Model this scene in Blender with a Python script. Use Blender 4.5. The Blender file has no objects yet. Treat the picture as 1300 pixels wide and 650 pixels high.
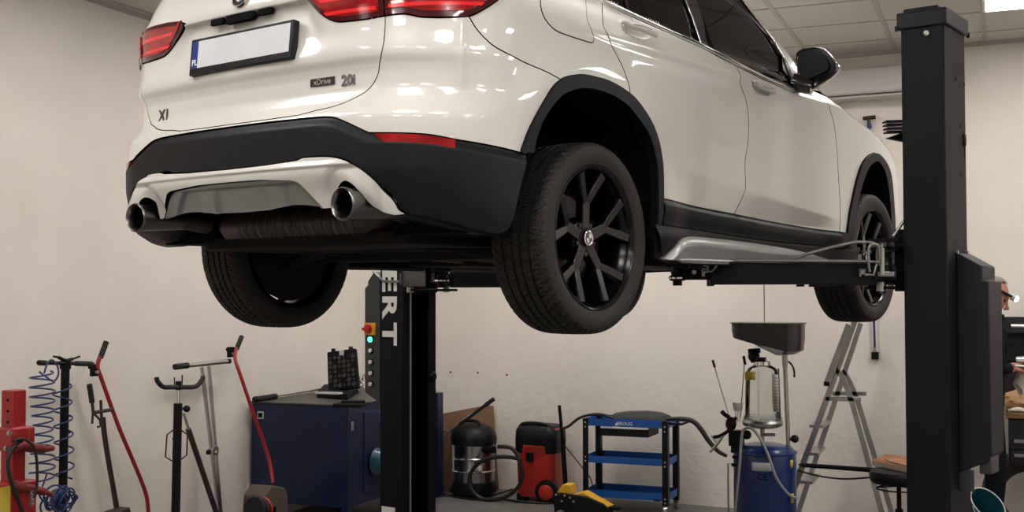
import bpy, bmesh, math, random
import numpy as np
from mathutils import Vector, Matrix, Euler
random.seed(7); rng=np.random.default_rng(7)
PI=math.pi
COL=bpy.context.scene.collection
# ------------------------------------------------------------------ camera
FPX=1496.9864
YAW,PIT,ROL=.6493,.0320,-.0019
PH=.2569                       # the workshop walls stand 14.7 degrees off the line of the lift
AX=1.831                       # height of the raised car's rear axle over the floor
CC=np.array([3.1753,-3.5109,-.1974])          # lens in the car's frame
_fw=np.array([-math.sin(YAW)*math.cos(PIT),math.cos(YAW)*math.cos(PIT),math.sin(PIT)])
_r=np.array([math.cos(YAW),math.sin(YAW),0.]); _u=np.cross(_r,_fw)
_r,_u=_r*math.cos(ROL)+_u*math.sin(ROL),-_r*math.sin(ROL)+_u*math.cos(ROL)
RM=np.array([[math.cos(PH),math.sin(PH),0],[-math.sin(PH),math.cos(PH),0],[0,0,1]])
def to_room(p): return RM@np.asarray(p,float)+np.array([0,0,AX])
CR=to_room(CC)
def cray(px,py): return _fw+_r*(px-650)/FPX-_u*(py-325)/FPX
def cproj(P):
    d=np.asarray(P,float)-CC; z=d@_fw
    return np.stack([650+FPX*(d@_r)/z,325-FPX*(d@_u)/z],-1)
def cat_(px,py,**k):           # photo point -> point in the car frame on the plane x=, y= or z=
    d=cray(px,py); a,v=list(k.items())[0]; i='xyz'.index(a)
    return CC+(v-CC[i])/d[i]*d
def at(px,py,**k):             # the same in the room frame
    d=RM@cray(px,py); a,v=list(k.items())[0]; i='xyz'.index(a)
    return CR+(v-CR[i])/d[i]*d
cam=bpy.data.cameras.new('camera'); cam.sensor_width=36; cam.lens=FPX/1300*36; cam.clip_start=.05
camo=bpy.data.objects.new('camera',cam); COL.objects.link(camo)
R3=np.stack([RM@_r,RM@_u,-(RM@_fw)],axis=1)
M4=Matrix.Identity(4)
for i in range(3):
    for j in range(3): M4[i][j]=R3[i,j]
    M4[i][3]=CR[i]
camo.matrix_world=M4
bpy.context.scene.camera=camo
# ------------------------------------------------------------------ tags
def tag(o,label=None,cat=None,group=None,kind=None):
    if label: o['label']=label
    if cat: o['category']=cat
    if group: o['group']=group
    if kind: o['kind']=kind
    return o
def empty(name,loc=(0,0,0),rz=0,label=None,cat=None,group=None):
    o=bpy.data.objects.new(name,None); COL.objects.link(o); o.location=loc; o.rotation_euler=(0,0,rz)
    o.empty_display_size=.1
    return tag(o,label,cat,group)
# ------------------------------------------------------------------ materials
def mat(name,col,rough=.5,metal=0,coat=0,emit=None,es=0,noise=None,bump=None,trans=0,ior=1.45,spec=.5,alpha=1,coat_rough=.03):
    """noise=(scale,colour2,strength)   bump=(scale,distance)"""
    m=bpy.data.materials.new(name); m.use_nodes=True; nt=m.node_tree; b=nt.nodes['Principled BSDF']
    c=(*col,1)
    b.inputs['Base Color'].default_value=c; b.inputs['Roughness'].default_value=rough; b.inputs['Metallic'].default_value=metal
    b.inputs['Coat Weight'].default_value=coat; b.inputs['Coat Roughness'].default_value=coat_rough
    b.inputs['Transmission Weight'].default_value=trans; b.inputs['IOR'].default_value=ior
    b.inputs['Specular IOR Level'].default_value=spec
    if emit: b.inputs['Emission Color'].default_value=(*emit,1); b.inputs['Emission Strength'].default_value=es
    tc=nt.nodes.new('ShaderNodeTexCoord')
    if noise:
        n=nt.nodes.new('ShaderNodeTexNoise'); n.inputs['Scale'].default_value=noise[0]; n.inputs['Detail'].default_value=5; n.inputs['Roughness'].default_value=.6
        nt.links.new(tc.outputs['Object'],n.inputs['Vector'])
        r=nt.nodes.new('ShaderNodeMapRange'); r.inputs['From Min'].default_value=.35; r.inputs['From Max'].default_value=.7
        r.inputs['To Max'].default_value=noise[2]; nt.links.new(n.outputs['Fac'],r.inputs['Value'])
        x=nt.nodes.new('ShaderNodeMix'); x.data_type='RGBA'; x.inputs[6].default_value=c; x.inputs[7].default_value=(*noise[1],1)
        nt.links.new(r.outputs['Result'],x.inputs[0]); nt.links.new(x.outputs[2],b.inputs['Base Color'])
    if bump:
        n=nt.nodes.new('ShaderNodeTexNoise'); n.inputs['Scale'].default_value=bump[0]; n.inputs['Detail'].default_value=4
        nt.links.new(tc.outputs['Object'],n.inputs['Vector'])
        q=nt.nodes.new('ShaderNodeBump'); q.inputs['Distance'].default_value=bump[1]; q.inputs['Strength'].default_value=1
        nt.links.new(n.outputs['Fac'],q.inputs['Height']); nt.links.new(q.outputs['Normal'],b.inputs['Normal'])
    return m
def tinted(name,tint,ior=1.5):
    m=bpy.data.materials.new(name); m.use_nodes=True; nt=m.node_tree; nt.nodes.remove(nt.nodes['Principled BSDF'])
    out=nt.nodes['Material Output']
    t=nt.nodes.new('ShaderNodeBsdfTransparent'); t.inputs[0].default_value=(*tint,1)
    g=nt.nodes.new('ShaderNodeBsdfGlossy'); g.inputs['Roughness'].default_value=.02; g.inputs['Color'].default_value=(.9,.9,.9,1)
    f=nt.nodes.new('ShaderNodeFresnel'); f.inputs[0].default_value=ior
    x=nt.nodes.new('ShaderNodeMixShader')
    nt.links.new(f.outputs[0],x.inputs[0]); nt.links.new(t.outputs[0],x.inputs[1]); nt.links.new(g.outputs[0],x.inputs[2])
    nt.links.new(x.outputs[0],out.inputs[0])
    return m
M={}
M['paint']=mat('white_paint',(.62,.608,.572),.35,0,.85,coat_rough=.02)
M['clad']=mat('satin_black_plastic',(.0055,.006,.0072),.5,0,0,spec=.22,bump=(900,.00004))
M['clad_scuff']=mat('scuffed_black_plastic',(.0055,.006,.0072),.48,0,0,spec=.24,noise=(14,(.012,.012,.014),.35))
M['gloss_black']=mat('gloss_black',(.004,.004,.005),.12,0,1)
M['rim']=mat('gloss_black_rim',(.0025,.0025,.003),.2,0,0,spec=.5)
M['rubber']=mat('tyre_rubber',(.009,.0085,.008),.62,0,0,spec=.4,noise=(110,(.040,.035,.030),.5),bump=(160,.0015))
M['under']=mat('dark_underbody',(.006,.0055,.005),.75,0,0,spec=.2,noise=(6,(.018,.015,.013),.7))
M['void']=mat('lining_and_gap_shade',(.004,.004,.004),.9,spec=.1)
M['silver']=mat('satin_silver_trim',(.33,.33,.33),.3,.45)
M['skid']=mat('grey_skid_plastic',(.26,.26,.255),.42,.35)
M['chrome']=mat('chrome',(.82,.82,.82),.12,1)
M['alu']=mat('brushed_aluminium',(.50,.50,.49),.34,1,noise=(40,(.42,.42,.42),.5))
M['steel']=mat('steel',(.45,.45,.45),.35,1)
M['rusty']=mat('heat_stained_steel',(.060,.052,.047),.45,.5,noise=(9,(.09,.062,.053),.8))
M['glass']=tinted('tinted_car_glass',(.10,.12,.115))
M['red_lens']=mat('red_lamp_lens',(.36,.004,.008),.12,0,1,noise=(11,(.10,.0,.002),.8))
M['red_glow']=mat('bright_red_lens',(.75,.015,.02),.14,0,1)
M['dark_lens']=mat('dark_red_lens',(.05,.002,.004),.12,0,1)
M['post']=mat('charcoal_powder_coat',(.0065,.0073,.0092),.48,0,0,spec=.16,bump=(500,.0003),noise=(3,(.012,.0125,.014),.6))
M['post_dark']=mat('black_powder_coat',(.0032,.0035,.0044),.45,spec=.2)
M['post_grey']=mat('grey_powder_coat',(.012,.0132,.016),.45,spec=.25,bump=(500,.0003))
M['white_print']=mat('white_print',(.72,.72,.70),.5)
M['black']=mat('black_plastic',(.004,.004,.005),.45,spec=.3)
M['blackm']=mat('matt_black',(.005,.005,.006),.7,spec=.2)
# ------------------------------------------------------------------ mesh builder
class MB:
    def __init__(s): s.v=[]; s.f=[]
    def add(s,vs,fs):
        b=len(s.v); s.v+= [tuple(map(float,q)) for q in vs]; s.f+=[tuple(b+i for i in f) for f in fs]; return s
    def box(s,c,d,rot=None):
        """c centre, d full size, rot 3x3 or z-angle"""
        h=np.array(d)/2
        P=np.array([[x,y,z] for x in (-1,1) for y in (-1,1) for z in (-1,1)])*h
        if rot is not None:
            if np.isscalar(rot): rot=np.array(Matrix.Rotation(rot,3,'Z'))
            P=P@np.array(rot).T
        P=P+np.array(c)
        return s.add(P,[(0,1,3,2),(4,6,7,5),(0,4,5,1),(2,3,7,6),(0,2,6,4),(1,5,7,3)])
    def beam(s,a,b,w,h,up=(0,0,1)):
        a=np.array(a,float); b=np.array(b,float); d=b-a; L=np.linalg.norm(d); d/=L
        x=np.cross(d,up); x/=np.linalg.norm(x); y=np.cross(x,d)
        return s.box((a+b)/2,(w,L,h),np.stack([x,d,y],1))
    def tube(s,pts,r,n=12,caps=True,closed=False):
        pts=[np.array(p,float) for p in pts]; m=len(pts)
        rr=r if hasattr(r,'__len__') else [r]*m
        T=[]
        for i in range(m):
            if closed: t=pts[(i+1)%m]-pts[i-1]
            else: t=pts[min(i+1,m-1)]-pts[max(i-1,0)]
            T.append(t/(np.linalg.norm(t)+1e-12))
        a=np.array([0,0,1.]) if abs(T[0][2])<.9 else np.array([1.,0,0])
        u=np.cross(T[0],a); u/=np.linalg.norm(u); vs=[]
        for i in range(m):
            u=u-T[i]*(u@T[i]); u/=np.linalg.norm(u); w=np.cross(T[i],u)
            for k in range(n):
                an=2*PI*k/n; vs.append(pts[i]+rr[i]*(math.cos(an)*u+math.sin(an)*w))
        fs=[]
        for i in range(m if closed else m-1):
            for k in range(n):
                j=(i+1)%m; fs.append((i*n+k,i*n+(k+1)%n,j*n+(k+1)%n,j*n+k))
        if caps and not closed: fs.append(tuple(range(n))[::-1]); fs.append(tuple((m-1)*n+k for k in range(n)))
        return s.add(vs,fs)
    def cyl(s,a,b,r,n=24,r2=None): return s.tube([a,b],[r,r if r2 is None else r2],n)
    def lathe(s,prof,o=(0,0,0),ax='z',n=32,close=False,sweep=2*PI):
        """prof = (r, h) pairs along axis"""
        vs=[];m=len(prof)
        full=abs(sweep-2*PI)<1e-6; nn=n if full else n+1
        for k in range(nn):
            t=sweep*k/n; c_,s_=math.cos(t),math.sin(t)
            for (r,h) in prof:
                p={'z':(r*c_,r*s_,h),'x':(h,r*c_,r*s_),'y':(r*s_,h,r*c_)}[ax]
                vs.append(np.array(p)+np.array(o))
        fs=[]
        for k in range(n):
            k2=(k+1)%nn
            for i in range(m if close else m-1):
                j=(i+1)%m; fs.append((k*m+i,k2*m+i,k2*m+j,k*m+j))
        return s.add(vs,fs)
    def prism(s,poly,o,ex,ey,en,d):
        """polygon in the plane (o,ex,ey), thickness d along en"""
        o,ex,ey,en=[np.array(q,float) for q in (o,ex,ey,en)]; n=len(poly)
        A=[o+ex*p[0]+ey*p[1] for p in poly]; B=[a+en*d for a in A]
        return s.add(A+B,[tuple(range(n))[::-1],tuple(range(n,2*n))]+[(i,(i+1)%n,n+(i+1)%n,n+i) for i in range(n)])
    def ball(s,c,r,n=16,m=10,sc=(1,1,1),rot=None):
        vs=[];fs=[]
        for i in range(m+1):
            t=PI*i/m
            for k in range(n):
                p=2*PI*k/n; vs.append(np.array([math.sin(t)*math.cos(p),math.sin(t)*math.sin(p),math.cos(t)])*r*np.array(sc))
        if rot is not None: vs=[np.array(rot)@q for q in vs]
        vs=[q+np.array(c) for q in vs]
        for i in range(m):
            for k in range(n): fs.append((i*n+k,(i+1)*n+k,(i+1)*n+(k+1)%n,i*n+(k+1)%n))
        return s.add(vs,fs)
    def build(s,name,m,parent=None,smooth=35,bevel=0,seg=2,loc=None,sub=0,solid=0,kind=None):
        me=bpy.data.meshes.new(name); me.from_pydata(s.v,[],s.f)
        bm=bmesh.new(); bm.from_mesh(me); bmesh.ops.remove_doubles(bm,verts=bm.verts,dist=1e-6)
        bmesh.ops.recalc_face_normals(bm,faces=bm.faces); bm.to_mesh(me); bm.free()
        me.materials.append(m if not isinstance(m,str) else M[m])
        if smooth:
            me.shade_smooth(); me.set_sharp_from_angle(angle=math.radians(smooth))
        o=bpy.data.objects.new(name,me); COL.objects.link(o)
        if solid: k=o.modifiers.new('solid','SOLIDIFY'); k.thickness=solid; k.offset=-1
        if bevel:
            k=o.modifiers.new('bevel','BEVEL'); k.width=bevel; k.segments=seg; k.limit_method='ANGLE'; k.angle_limit=math.radians(40); k.harden_normals=False
        if sub: k=o.modifiers.new('sub','SUBSURF'); k.levels=sub; k.render_levels=sub
        if parent is not None: o.parent=parent
        if loc is not None: o.location=loc
        if kind: o['kind']=kind
        return o
def spline(pts,n=8,closed=False):
    P=[np.array(p,float) for p in pts]; m=len(P); out=[]
    for i in range(m if closed else m-1):
        if closed: a,b,c,d=P[i-1],P[i],P[(i+1)%m],P[(i+2)%m]
        else: a,b,c,d=P[max(i-1,0)],P[i],P[i+1],P[min(i+2,m-1)]
        for k in range(n):
            t=k/n; out.append(.5*((2*b)+(c-a)*t+(2*a-5*b+4*c-d)*t*t+(-a+3*b-3*c+d)*t**3))
    if not closed: out.append(P[-1])
    return out
def text_mesh(name,txt,size,m,parent,o,ex,ey,depth=.001,align='CENTER',bold=0):
    """lettering as a mesh, its baseline along ex, up along ey"""
    cu=bpy.data.curves.new(name,'FONT'); cu.body=txt; cu.size=size; cu.extrude=depth; cu.align_x=align; cu.align_y='CENTER'; cu.offset=bold; cu.resolution_u=3
    t=bpy.data.objects.new(name+'_tmp',cu); COL.objects.link(t)
    bpy.context.view_layer.update()
    me=bpy.data.meshes.new_from_object(t.evaluated_get(bpy.context.evaluated_depsgraph_get()))
    bpy.data.objects.remove(t)
    me.name=name; me.materials.clear(); me.materials.append(M[m] if isinstance(m,str) else m)
    ob=bpy.data.objects.new(name,me); COL.objects.link(ob)
    ex=np.array(ex,float); ex/=np.linalg.norm(ex); ey=np.array(ey,float); ey-=ex*(ey@ex); ey/=np.linalg.norm(ey); ez=np.cross(ex,ey)
    X=Matrix([[ex[i],ey[i],ez[i],float(o[i])] for i in range(3)]+[[0,0,0,1]])
    me.transform(X)
    if parent is not None: ob.parent=parent
    return ob
# ------------------------------------------------------------------ car body surface: (s, z) -> point.  s runs round the body from the middle of the tail
_ipc={}
def ip(t,z):
    """smooth monotone curve through a table"""
    k=id(t)
    if k not in _ipc:
        x=np.array([a for a,b in t],float); y=np.array([b for a,b in t],float)
        h=np.diff(x); d=np.diff(y)/h; m=np.zeros_like(y)
        m[1:-1]=np.where(d[:-1]*d[1:]>0,2*d[:-1]*d[1:]/(d[:-1]+d[1:]+1e-12),0); m[0]=d[0]; m[-1]=d[-1]
        q=np.linspace(x[0],x[-1],3001); i=np.clip(np.searchsorted(x,q,side='right')-1,0,len(h)-1); u=(q-x[i])/h[i]
        _ipc[k]=(q,(2*u**3-3*u**2+1)*y[i]+(u**3-2*u**2+u)*h[i]*m[i]+(-2*u**3+3*u**2)*y[i+1]+(u**3-u**2)*h[i]*m[i+1])
    return np.interp(z,*_ipc[k])
TW=[(-.15,.84),(0,.88),(.1,.898),(.2,.902),(.35,.908),(.5,.914),(.64,.915),(.74,.906),(.80,.888),(.86,.845),(.95,.822),(1.05,.79),(1.2,.725),(1.30,.66),(1.36,.58)]
TR=[(-.1,-.78),(0,-.84),(.08,-.872),(.16,-.898),(.2,-.905),(.3,-.905),(.36,-.902),(.375,-.898),(.395,-.885),(.43,-.863),(.465,-.8525),(.50,-.853),(.53,-.860),(.562,-.874),(.575,-.875),(.65,-.866),(.72,-.866),(.78,-.872),(.84,-.855),(.95,-.79),(1.05,-.73),(1.2,-.58),(1.3,-.45),(1.36,-.3)]
TF=[(-.1,3.40),(.1,3.50),(.4,3.50),(.5,3.46),(.58,3.36),(.64,3.15),(.70,2.8),(.76,2.45),(.82,2.2),(.88,2.08),(1.0,1.88),(1.2,1.52),(1.3,1.3),(1.36,1.1)]
TCR=[(-.1,.24),(.2,.28),(.35,.28),(.42,.31),(.5,.32),(.7,.34),(.8,.33),(.9,.28),(1.0,.26),(1.36,.3)]
TRF=[(.4,.2),(.7,.22),(.9,.12)]
YC=.9
def bsdf(x,y,z):
    ax=np.abs(x)
    w=ip(TW,z)-.055*np.clip((.7-y)/1.5,0,3)**2-.055*np.clip((y-2.2)/1.2,0,3)**2
    a=ax-w
    b=(ip(TR,z)+.06*(ax/.8)**2)-y
    c=y-(ip(TF,z)-.14*(ax/.8)**2*np.clip((1.0-z)/.4,.3,1))
    def rnd(a,b,r): return -r+np.hypot(np.maximum(a+r,0),np.maximum(b+r,0))+np.minimum(np.maximum(a+r,b+r),0)
    return np.maximum(rnd(a,b,ip(TCR,z)),rnd(a,c,ip(TRF,z)))
def bcast(th,z):
    dx=np.sin(th); dy=-np.cos(th); lo=np.zeros(np.broadcast(th,z).shape); hi=lo+3.5
    for _ in range(24):
        m=(lo+hi)/2; v=bsdf(dx*m,YC+dy*m,z)<0
        lo=np.where(v,m,lo); hi=np.where(v,hi,m)
    return dx*lo,YC+dy*lo
_th=np.linspace(0,PI,1201); _x,_y=bcast(_th,.5+0*_th)
_sl=np.concatenate([[0],np.cumsum(np.hypot(np.diff(_x),np.diff(_y)))])
SMAX=float(_sl[-1])
def S0(s,z):
    s=np.asarray(s,float); z=np.asarray(z,float)
    th=np.sign(s)*np.interp(np.abs(s),_sl,_th)
    x,y=bcast(th,z+0*s); return np.stack([x,y,z+0*x],-1)
_S=np.linspace(-.9,SMAX*.97,760); _Z=np.linspace(-.15,1.33,260)
_SS,_ZZ=np.meshgrid(_S,_Z,indexing='ij'); _PP=S0(_SS,_ZZ); _QQ=cproj(_PP)
_N=np.cross(np.gradient(_PP,axis=0),np.gradient(_PP,axis=1)); _FR=((_PP-CC)*_N).sum(-1)<0
_inv={}
def inv(px,py):
    """photo point -> (s,z) on the body"""
    k=(px,py)
    if k not in _inv: _inv[k]=inv_(px,py)
    return _inv[k].copy()
def inv_(px,py):
    d=np.where(_FR,((_QQ-[px,py])**2).sum(-1),1e9); i,j=np.unravel_index(d.argmin(),d.shape)
    s,z=_S[i],_Z[j]
    for _ in range(4):
        b=cproj(S0(np.array([s,s+1e-3,s]),np.array([z,z,z+1e-3])))
        J=np.array([(b[1]-b[0])/1e-3,(b[2]-b[0])/1e-3]).T
        try: st=np.linalg.solve(J,np.array([px,py])-b[0])
        except Exception: break
        st=np.clip(st,-.03,.03); s+=st[0]; z+=st[1]
    return np.array([s,z])
def sm(x): x=np.clip(x,0,1); return x*x*(3-2*x)
BOWLS=[]
def disp(s,z,p):
    a=np.abs(s); y=p[...,1]
    D=0*a
    # plate recess in the tailgate
    hw=np.where(z>.66,.30+(.77-z)*.6,.366)
    D=D-.025*np.clip((z-.575)/.16,0,1)*sm((hw+.045-a)/.075)*(z<.772)*sm((.772-z)/.009)*(a<1)
    # crease and scoop low on the doors
    side=sm((y-.50)/.2)*sm((2.25-y)/.25)*(a>1)*(a<4.6)
    zc=.297-.0745*(a-2.10)
    t_=np.clip((zc-z)/(zc-.13),-1,1); D=D-.030*np.clip((t_+np.sqrt(t_*t_+.006))/2,0,1)*side*(z>-.05)*sm((zc+.12-z)/.1)
    # soft shoulder below the windows
    D=D+.006*np.exp(-((z-.735)/.022)**2)*(a>1.3)*sm((a-1.3)/.3)*sm((4.1-a)/.5)
    # vertical edge on the bumper corner
    D=D+.010*np.exp(-((a-.872)/.018)**2)*sm((z-.44)/.06)*sm((.70-z)/.06)
    # bowls behind the door handles
    for hs,hz,hl in BOWLS: D=D-.020*np.clip(1-((a-hs)/hl)**2-((z-hz)/.034)**2,0,1)**.6*(a>1)
    # flared arches
    for cy in (-.035,2.70):
        r=np.hypot(y-cy,z-.10); D=D+.012*sm((.62-r)/.15)*(a>.8)
    return D
def SF(s,z,extra=None):
    """points and normals on the finished surface"""
    s=np.atleast_1d(np.asarray(s,float)); z=np.atleast_1d(np.asarray(z,float)); e=.003
    A=S0(s,z); B=S0(s+e,z); C=S0(s,z+e)
    n=np.cross(B-A,C-A); n/=np.linalg.norm(n,axis=-1,keepdims=True)
    def f(ss,zz,P):
        d=disp(ss,zz,P)
        if extra is not None: d=d+extra(ss,zz)
        return P+n*d[...,None]
    A2,B2,C2=f(s,z,A),f(s+e,z,B),f(s,z+e,C)
    m=np.cross(B2-A2,C2-A2); m/=np.linalg.norm(m,axis=-1,keepdims=True)
    return A2,m
def P1(s,z,off=0):
    p,n=SF(s,z); return p[0]+n[0]*off
def N1(s,z): return SF(s,z)[1][0]
for (ax_,ay),(bx_,by) in (((785,29),(830,48)),((953,103),(980,118))):
    a_,b_=inv(ax_,ay),inv(bx_,by); m_=(a_+b_)/2; BOWLS.append((m_[0],m_[1],abs(b_[0]-a_[0])*.42))
def slit(outer,hole):
    """outline with a hole, joined by a hairline slit"""
    o=[np.array(p) for p in clean(outer)]; h=[np.array(p) for p in clean(hole)]
    if poly_area(o)<0: o=o[::-1]
    if poly_area(h)>0: h=h[::-1]
    d=[(np.hypot(*(p-q)),i,j) for i,p in enumerate(o) for j,q in enumerate(h)]; _,i,j=min(d,key=lambda t:t[0])
    e=o[i]-h[j]; e=np.array([-e[1],e[0]])/np.hypot(*e)*2e-4
    return o[:i]+[o[i]-e*0]+[h[j]-e]+h[j+1:]+h[:j]+[h[j]+e]+[o[i]+e*2]+o[i+1:]
# --- outlines
def K(*pts,sub=5,straight=False):
    """a traced line: photo points (px,py) or ('s',s,z) -> smooth list of (s,z)"""
    q=[np.array(p[1:],float) if p[0]=='s' else inv(*p) for p in pts]
    if straight: return q
    return [np.array(v) for v in spline(q,sub)]
def mir(c): return [np.array([-p[0],p[1]]) for p in c[::-1]]
def poly_area(P): P=np.array(P); return .5*np.sum(P[:,0]*np.roll(P[:,1],-1)-np.roll(P[:,0],-1)*P[:,1])
def clean(P):
    out=[]
    for p in P:
        if not out or np.hypot(*(np.array(p)-out[-1]))>4e-4: out.append(np.array(p,float))
    if np.hypot(*(out[0]-out[-1]))<4e-4: out.pop()
    return out
def shrink(P,g):
    P=clean(P); 
    if poly_area(P)<0: P=P[::-1]
    if g==0: return P
    n=len(P); out=[]
    for i in range(n):
        a=P[i]-P[i-1]; b=P[(i+1)%n]-P[i]; a=a/np.hypot(*a); b=b/np.hypot(*b)
        na=np.array([-a[1],a[0]]); nb=np.array([-b[1],b[0]]); m=na+nb; L=np.hypot(*m)
        if L<.3: out.append(P[i]+na*g); continue
        m/=L; out.append(P[i]+m*min(g/max(m@na,.3),g*2.5))
    return out
def clip_cell(P,x0,x1,y0,y1):
    for ax,lim,sg in ((0,x0,1),(0,x1,-1),(1,y0,1),(1,y1,-1)):
        o=[];n=len(P)
        for i in range(n):
            a,b=P[i-1],P[i]; da,db=(a[ax]-lim)*sg,(b[ax]-lim)*sg
            if (da>=0)!=(db>=0): t=da/(da-db); o.append((a[0]+(b[0]-a[0])*t,a[1]+(b[1]-a[1])*t))
            if db>=0: o.append(b)
        P=o
        if not P: return P
    return P
def panel(name,poly,m,parent,gap=.0026,off=0,flange=.012,extra=None,cell=.02,cz=None,smooth_n=True):
    P=shrink(poly,gap); cz=cz or cell; A=np.array(P)
    x0,y0=np.floor(A.min(0)/[cell,cz]).astype(int); x1,y1=np.ceil(A.max(0)/[cell,cz]).astype(int)
    nx,ny=x1-x0,y1-y0
    mark=np.zeros((nx,ny),bool)
    B=np.roll(A,-1,0)
    for a,b in zip(A,B):
        k=max(2,int(np.hypot(*(b-a))/(min(cell,cz)*.12)))
        q=a+(b-a)*np.linspace(0,1,k)[:,None]; ii=np.clip((np.floor(q/[cell,cz])-[x0,y0]).astype(int),0,[nx-1,ny-1]); mark[ii[:,0],ii[:,1]]=True
    gx=(np.arange(nx)+x0+.5)*cell; gy=(np.arange(ny)+y0+.5)*cz; X,Y=np.meshgrid(gx,gy,indexing='ij'); ins=np.zeros_like(X,bool)
    for a,b in zip(A,B):
        c_=((a[1]>Y)!=(b[1]>Y)); 
        with np.errstate(divide='ignore',invalid='ignore'): t=X<(b[0]-a[0])*(Y-a[1])/(b[1]-a[1]+1e-15)+a[0]
        ins^=(c_&t)
    vid={}; V=[]; F=[]
    def v(p):
        k=(round(p[0]*2e5),round(p[1]*2e5))
        if k not in vid: vid[k]=len(V); V.append((p[0],p[1]))
        return vid[k]
    PL=[tuple(p) for p in P]
    # snap clip results: the same (edge, grid line) crossing is computed alike in neighbour cells
    for i in range(nx):
        for j in range(ny):
            a0,a1,b0,b1=(x0+i)*cell,(x0+i+1)*cell,(y0+j)*cz,(y0+j+1)*cz
            if mark[i,j]:
                q=clip_cell(PL,a0,a1,b0,b1)
                if len(q)<3: continue
                ids=[]
                for w in q:
                    k=v(w)
                    if not ids or ids[-1]!=k: ids.append(k)
                if ids[0]==ids[-1]: ids.pop()
                if len(ids)>=3 and len(set(ids))==len(ids): F.append(ids)
                elif len(ids)>=3:
                    d=[]; [d.append(k) for k in ids if k not in d]
                    if len(d)>=3: F.append(d)
            elif ins[i,j]: F.append([v((a0,b0)),v((a1,b0)),v((a1,b1)),v((a0,b1))])
    V=np.array(V); ex2=None
    o_=(lambda s,z: off+0*s) if extra is None else (lambda s,z: off+extra(s,z))
    pts,nor=SF(V[:,0],V[:,1],o_)
    nv=len(V)
    # flange round the outline
    n=len(P); fp,fn=SF(A[:,0],A[:,1],o_)
    allv=list(map(tuple,pts))+list(map(tuple,fp))+list(map(tuple,fp-fn*flange))
    FF=[tuple(f) for f in F]+[(nv+i,nv+n+i,nv+n+(i+1)%n,nv+(i+1)%n) for i in range(n)]
    me=bpy.data.meshes.new(name); me.from_pydata(allv,[],FF)
    me.materials.append(M[m] if isinstance(m,str) else m)
    if m=='paint':
        me.materials.append(M['void']); me.polygons.foreach_set('material_index',np.array([0]*len(F)+[1]*n,dtype=np.int32))  # edges of white panels blackened: gap shade put into their colour
    me.shade_smooth()
    ln=np.zeros((len(me.loops),3)); vi=np.zeros(len(me.loops),int); me.loops.foreach_get('vertex_index',vi)
    edge=np.cross(np.roll(fp,-1,0)-fp,fn); edge/=np.linalg.norm(edge,axis=1,keepdims=True)+1e-9
    nn=np.concatenate([nor,edge,edge]); me.normals_split_custom_set(nn[vi].tolist())
    ob=bpy.data.objects.new(name,me); COL.objects.link(ob); ob.parent=parent
    return ob
# ================================================================== the car
car=empty('car',(0,0,AX),-PH,'white compact SUV with black wheels raised on the lift, seen from its right rear corner','car')
def S_(*a): return ('s',*a)
z_at0=.373
# ---- traced outlines (right half)
bt=[np.array([0,.374]),np.array([.2,.374])]+K((390,149.5),(402,148.5),(412,147.8),(425,149),(440,155),(455,162),(468,168.2))+K((468,168.2),(480,168.2),(510,168.5),(540,170),(560,173),(580,177),(610,182),(640,189),(658,194),(667,197))
vt=[np.array([0,.226]),np.array([.18,.228])]+K((380,203.5),(388,200),straight=True)+K((388,200),(410,199),(425,199.5),(440,203),(450,208),(465,218),(480,230),(490,240),(500,250),(505,258),(509,265),(518,270.5))
bb=K((518,270.5),(546,277),(576,283),(600,291),(628,296))
br=K((628,296),(636,293),(640,290),(647,276),(652,254),(660,220),(667,197))
hatch_b=[np.array([0,.383]),np.array([.15,.383]),np.array([.30,.386])]+K((400,140.5),(420,136),(437,130.5),(450,124.5),(462,118),(471,110),(477,101),(480.5,92),(482,80),(484,70),(487,55),(488.5,40),(489,28),(489,20))
arch_o=K((656,194.5),(660,183),(667,165),(676,147),(688,126),(698,110.5),(708,101.5),(718,97.5),(735,95.3),(750,97.5),(765,102),(780,109.5),(797,121.5),(808,134),(820,152),(828,170),(833,190),(836,215),(836.5,252),sub=4)
arch_i=K((671,194.5),(676,172),(684,152),(696,134),(710,120),(728,113.6),(740,113),(752,115),(772,122),(792,136),(808,156),(818,172),(824,190),(828.5,215),(829.5,240),(829.5,262),(828,285),(824,312),sub=4)
def cut(c,i0,i1): return c[i0:i1+1]
ia=24; ib=48                      # indices on arch_o where the bumper gap and the door gap meet it (sub=4 per traced point: 708 -> 6, 797 -> 12)
bump_gap=K((708,101.5),(690,91),(665,79),(640,66),(625,57),(612,45),(603,34),(595,21))
lamp_b=K((489,20.5),(500,19),(512,18),(523,19.5),(535,22),(560,22.6),(585,22),(595,21))
lamp_b2=K((595,21),(603,18),(614,12),(626,4.5),(636,-3))
door_gap=K((797,121.5),(795.5,108),(790,88),(782,69),(775,55),(768,40),(765.3,30),(765,18),(764.5,8))
belt_c=K((764.5,3),(800,20),(860,47),(890,60),(910,71),(932,82)); belt_c2=K((932,82),(960,96.5),(985,108.5),(1005,118))
split=K((939,272),(943,258),(946.6,240),(946,222),(946,204),(949,185),(950.3,165),(950,148),(948,132),(944,118),(940,108),(938.3,96),(936,87),(932,82))
rdoor_b=K((836.5,252),(850,254.5),(870,258),(900,264.5),(939,272))
fdoor_b=K((939,272),(980,280.5),(1020,287.5),(1064,294.5))
ff_gap=K((1064,294.5),(1064.5,260),(1064,220),(1062,185),(1058,154),(1050,132),(1040,119))
farch_o=K((1071,296),(1074,272),(1078,252),(1084,226),(1090,209),(1098,198.5),(1107,194.5),(1116,196.5),(1126,204),(1134,217),(1140,235),(1144,256),(1146,272),sub=4)
farch_i=K((1078,293),(1083,262),(1088,240),(1094,222),(1100,210.5),(1108,205),(1117,207),(1126,216),(1134,232),(1139,252),(1142,270),sub=4)
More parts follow.
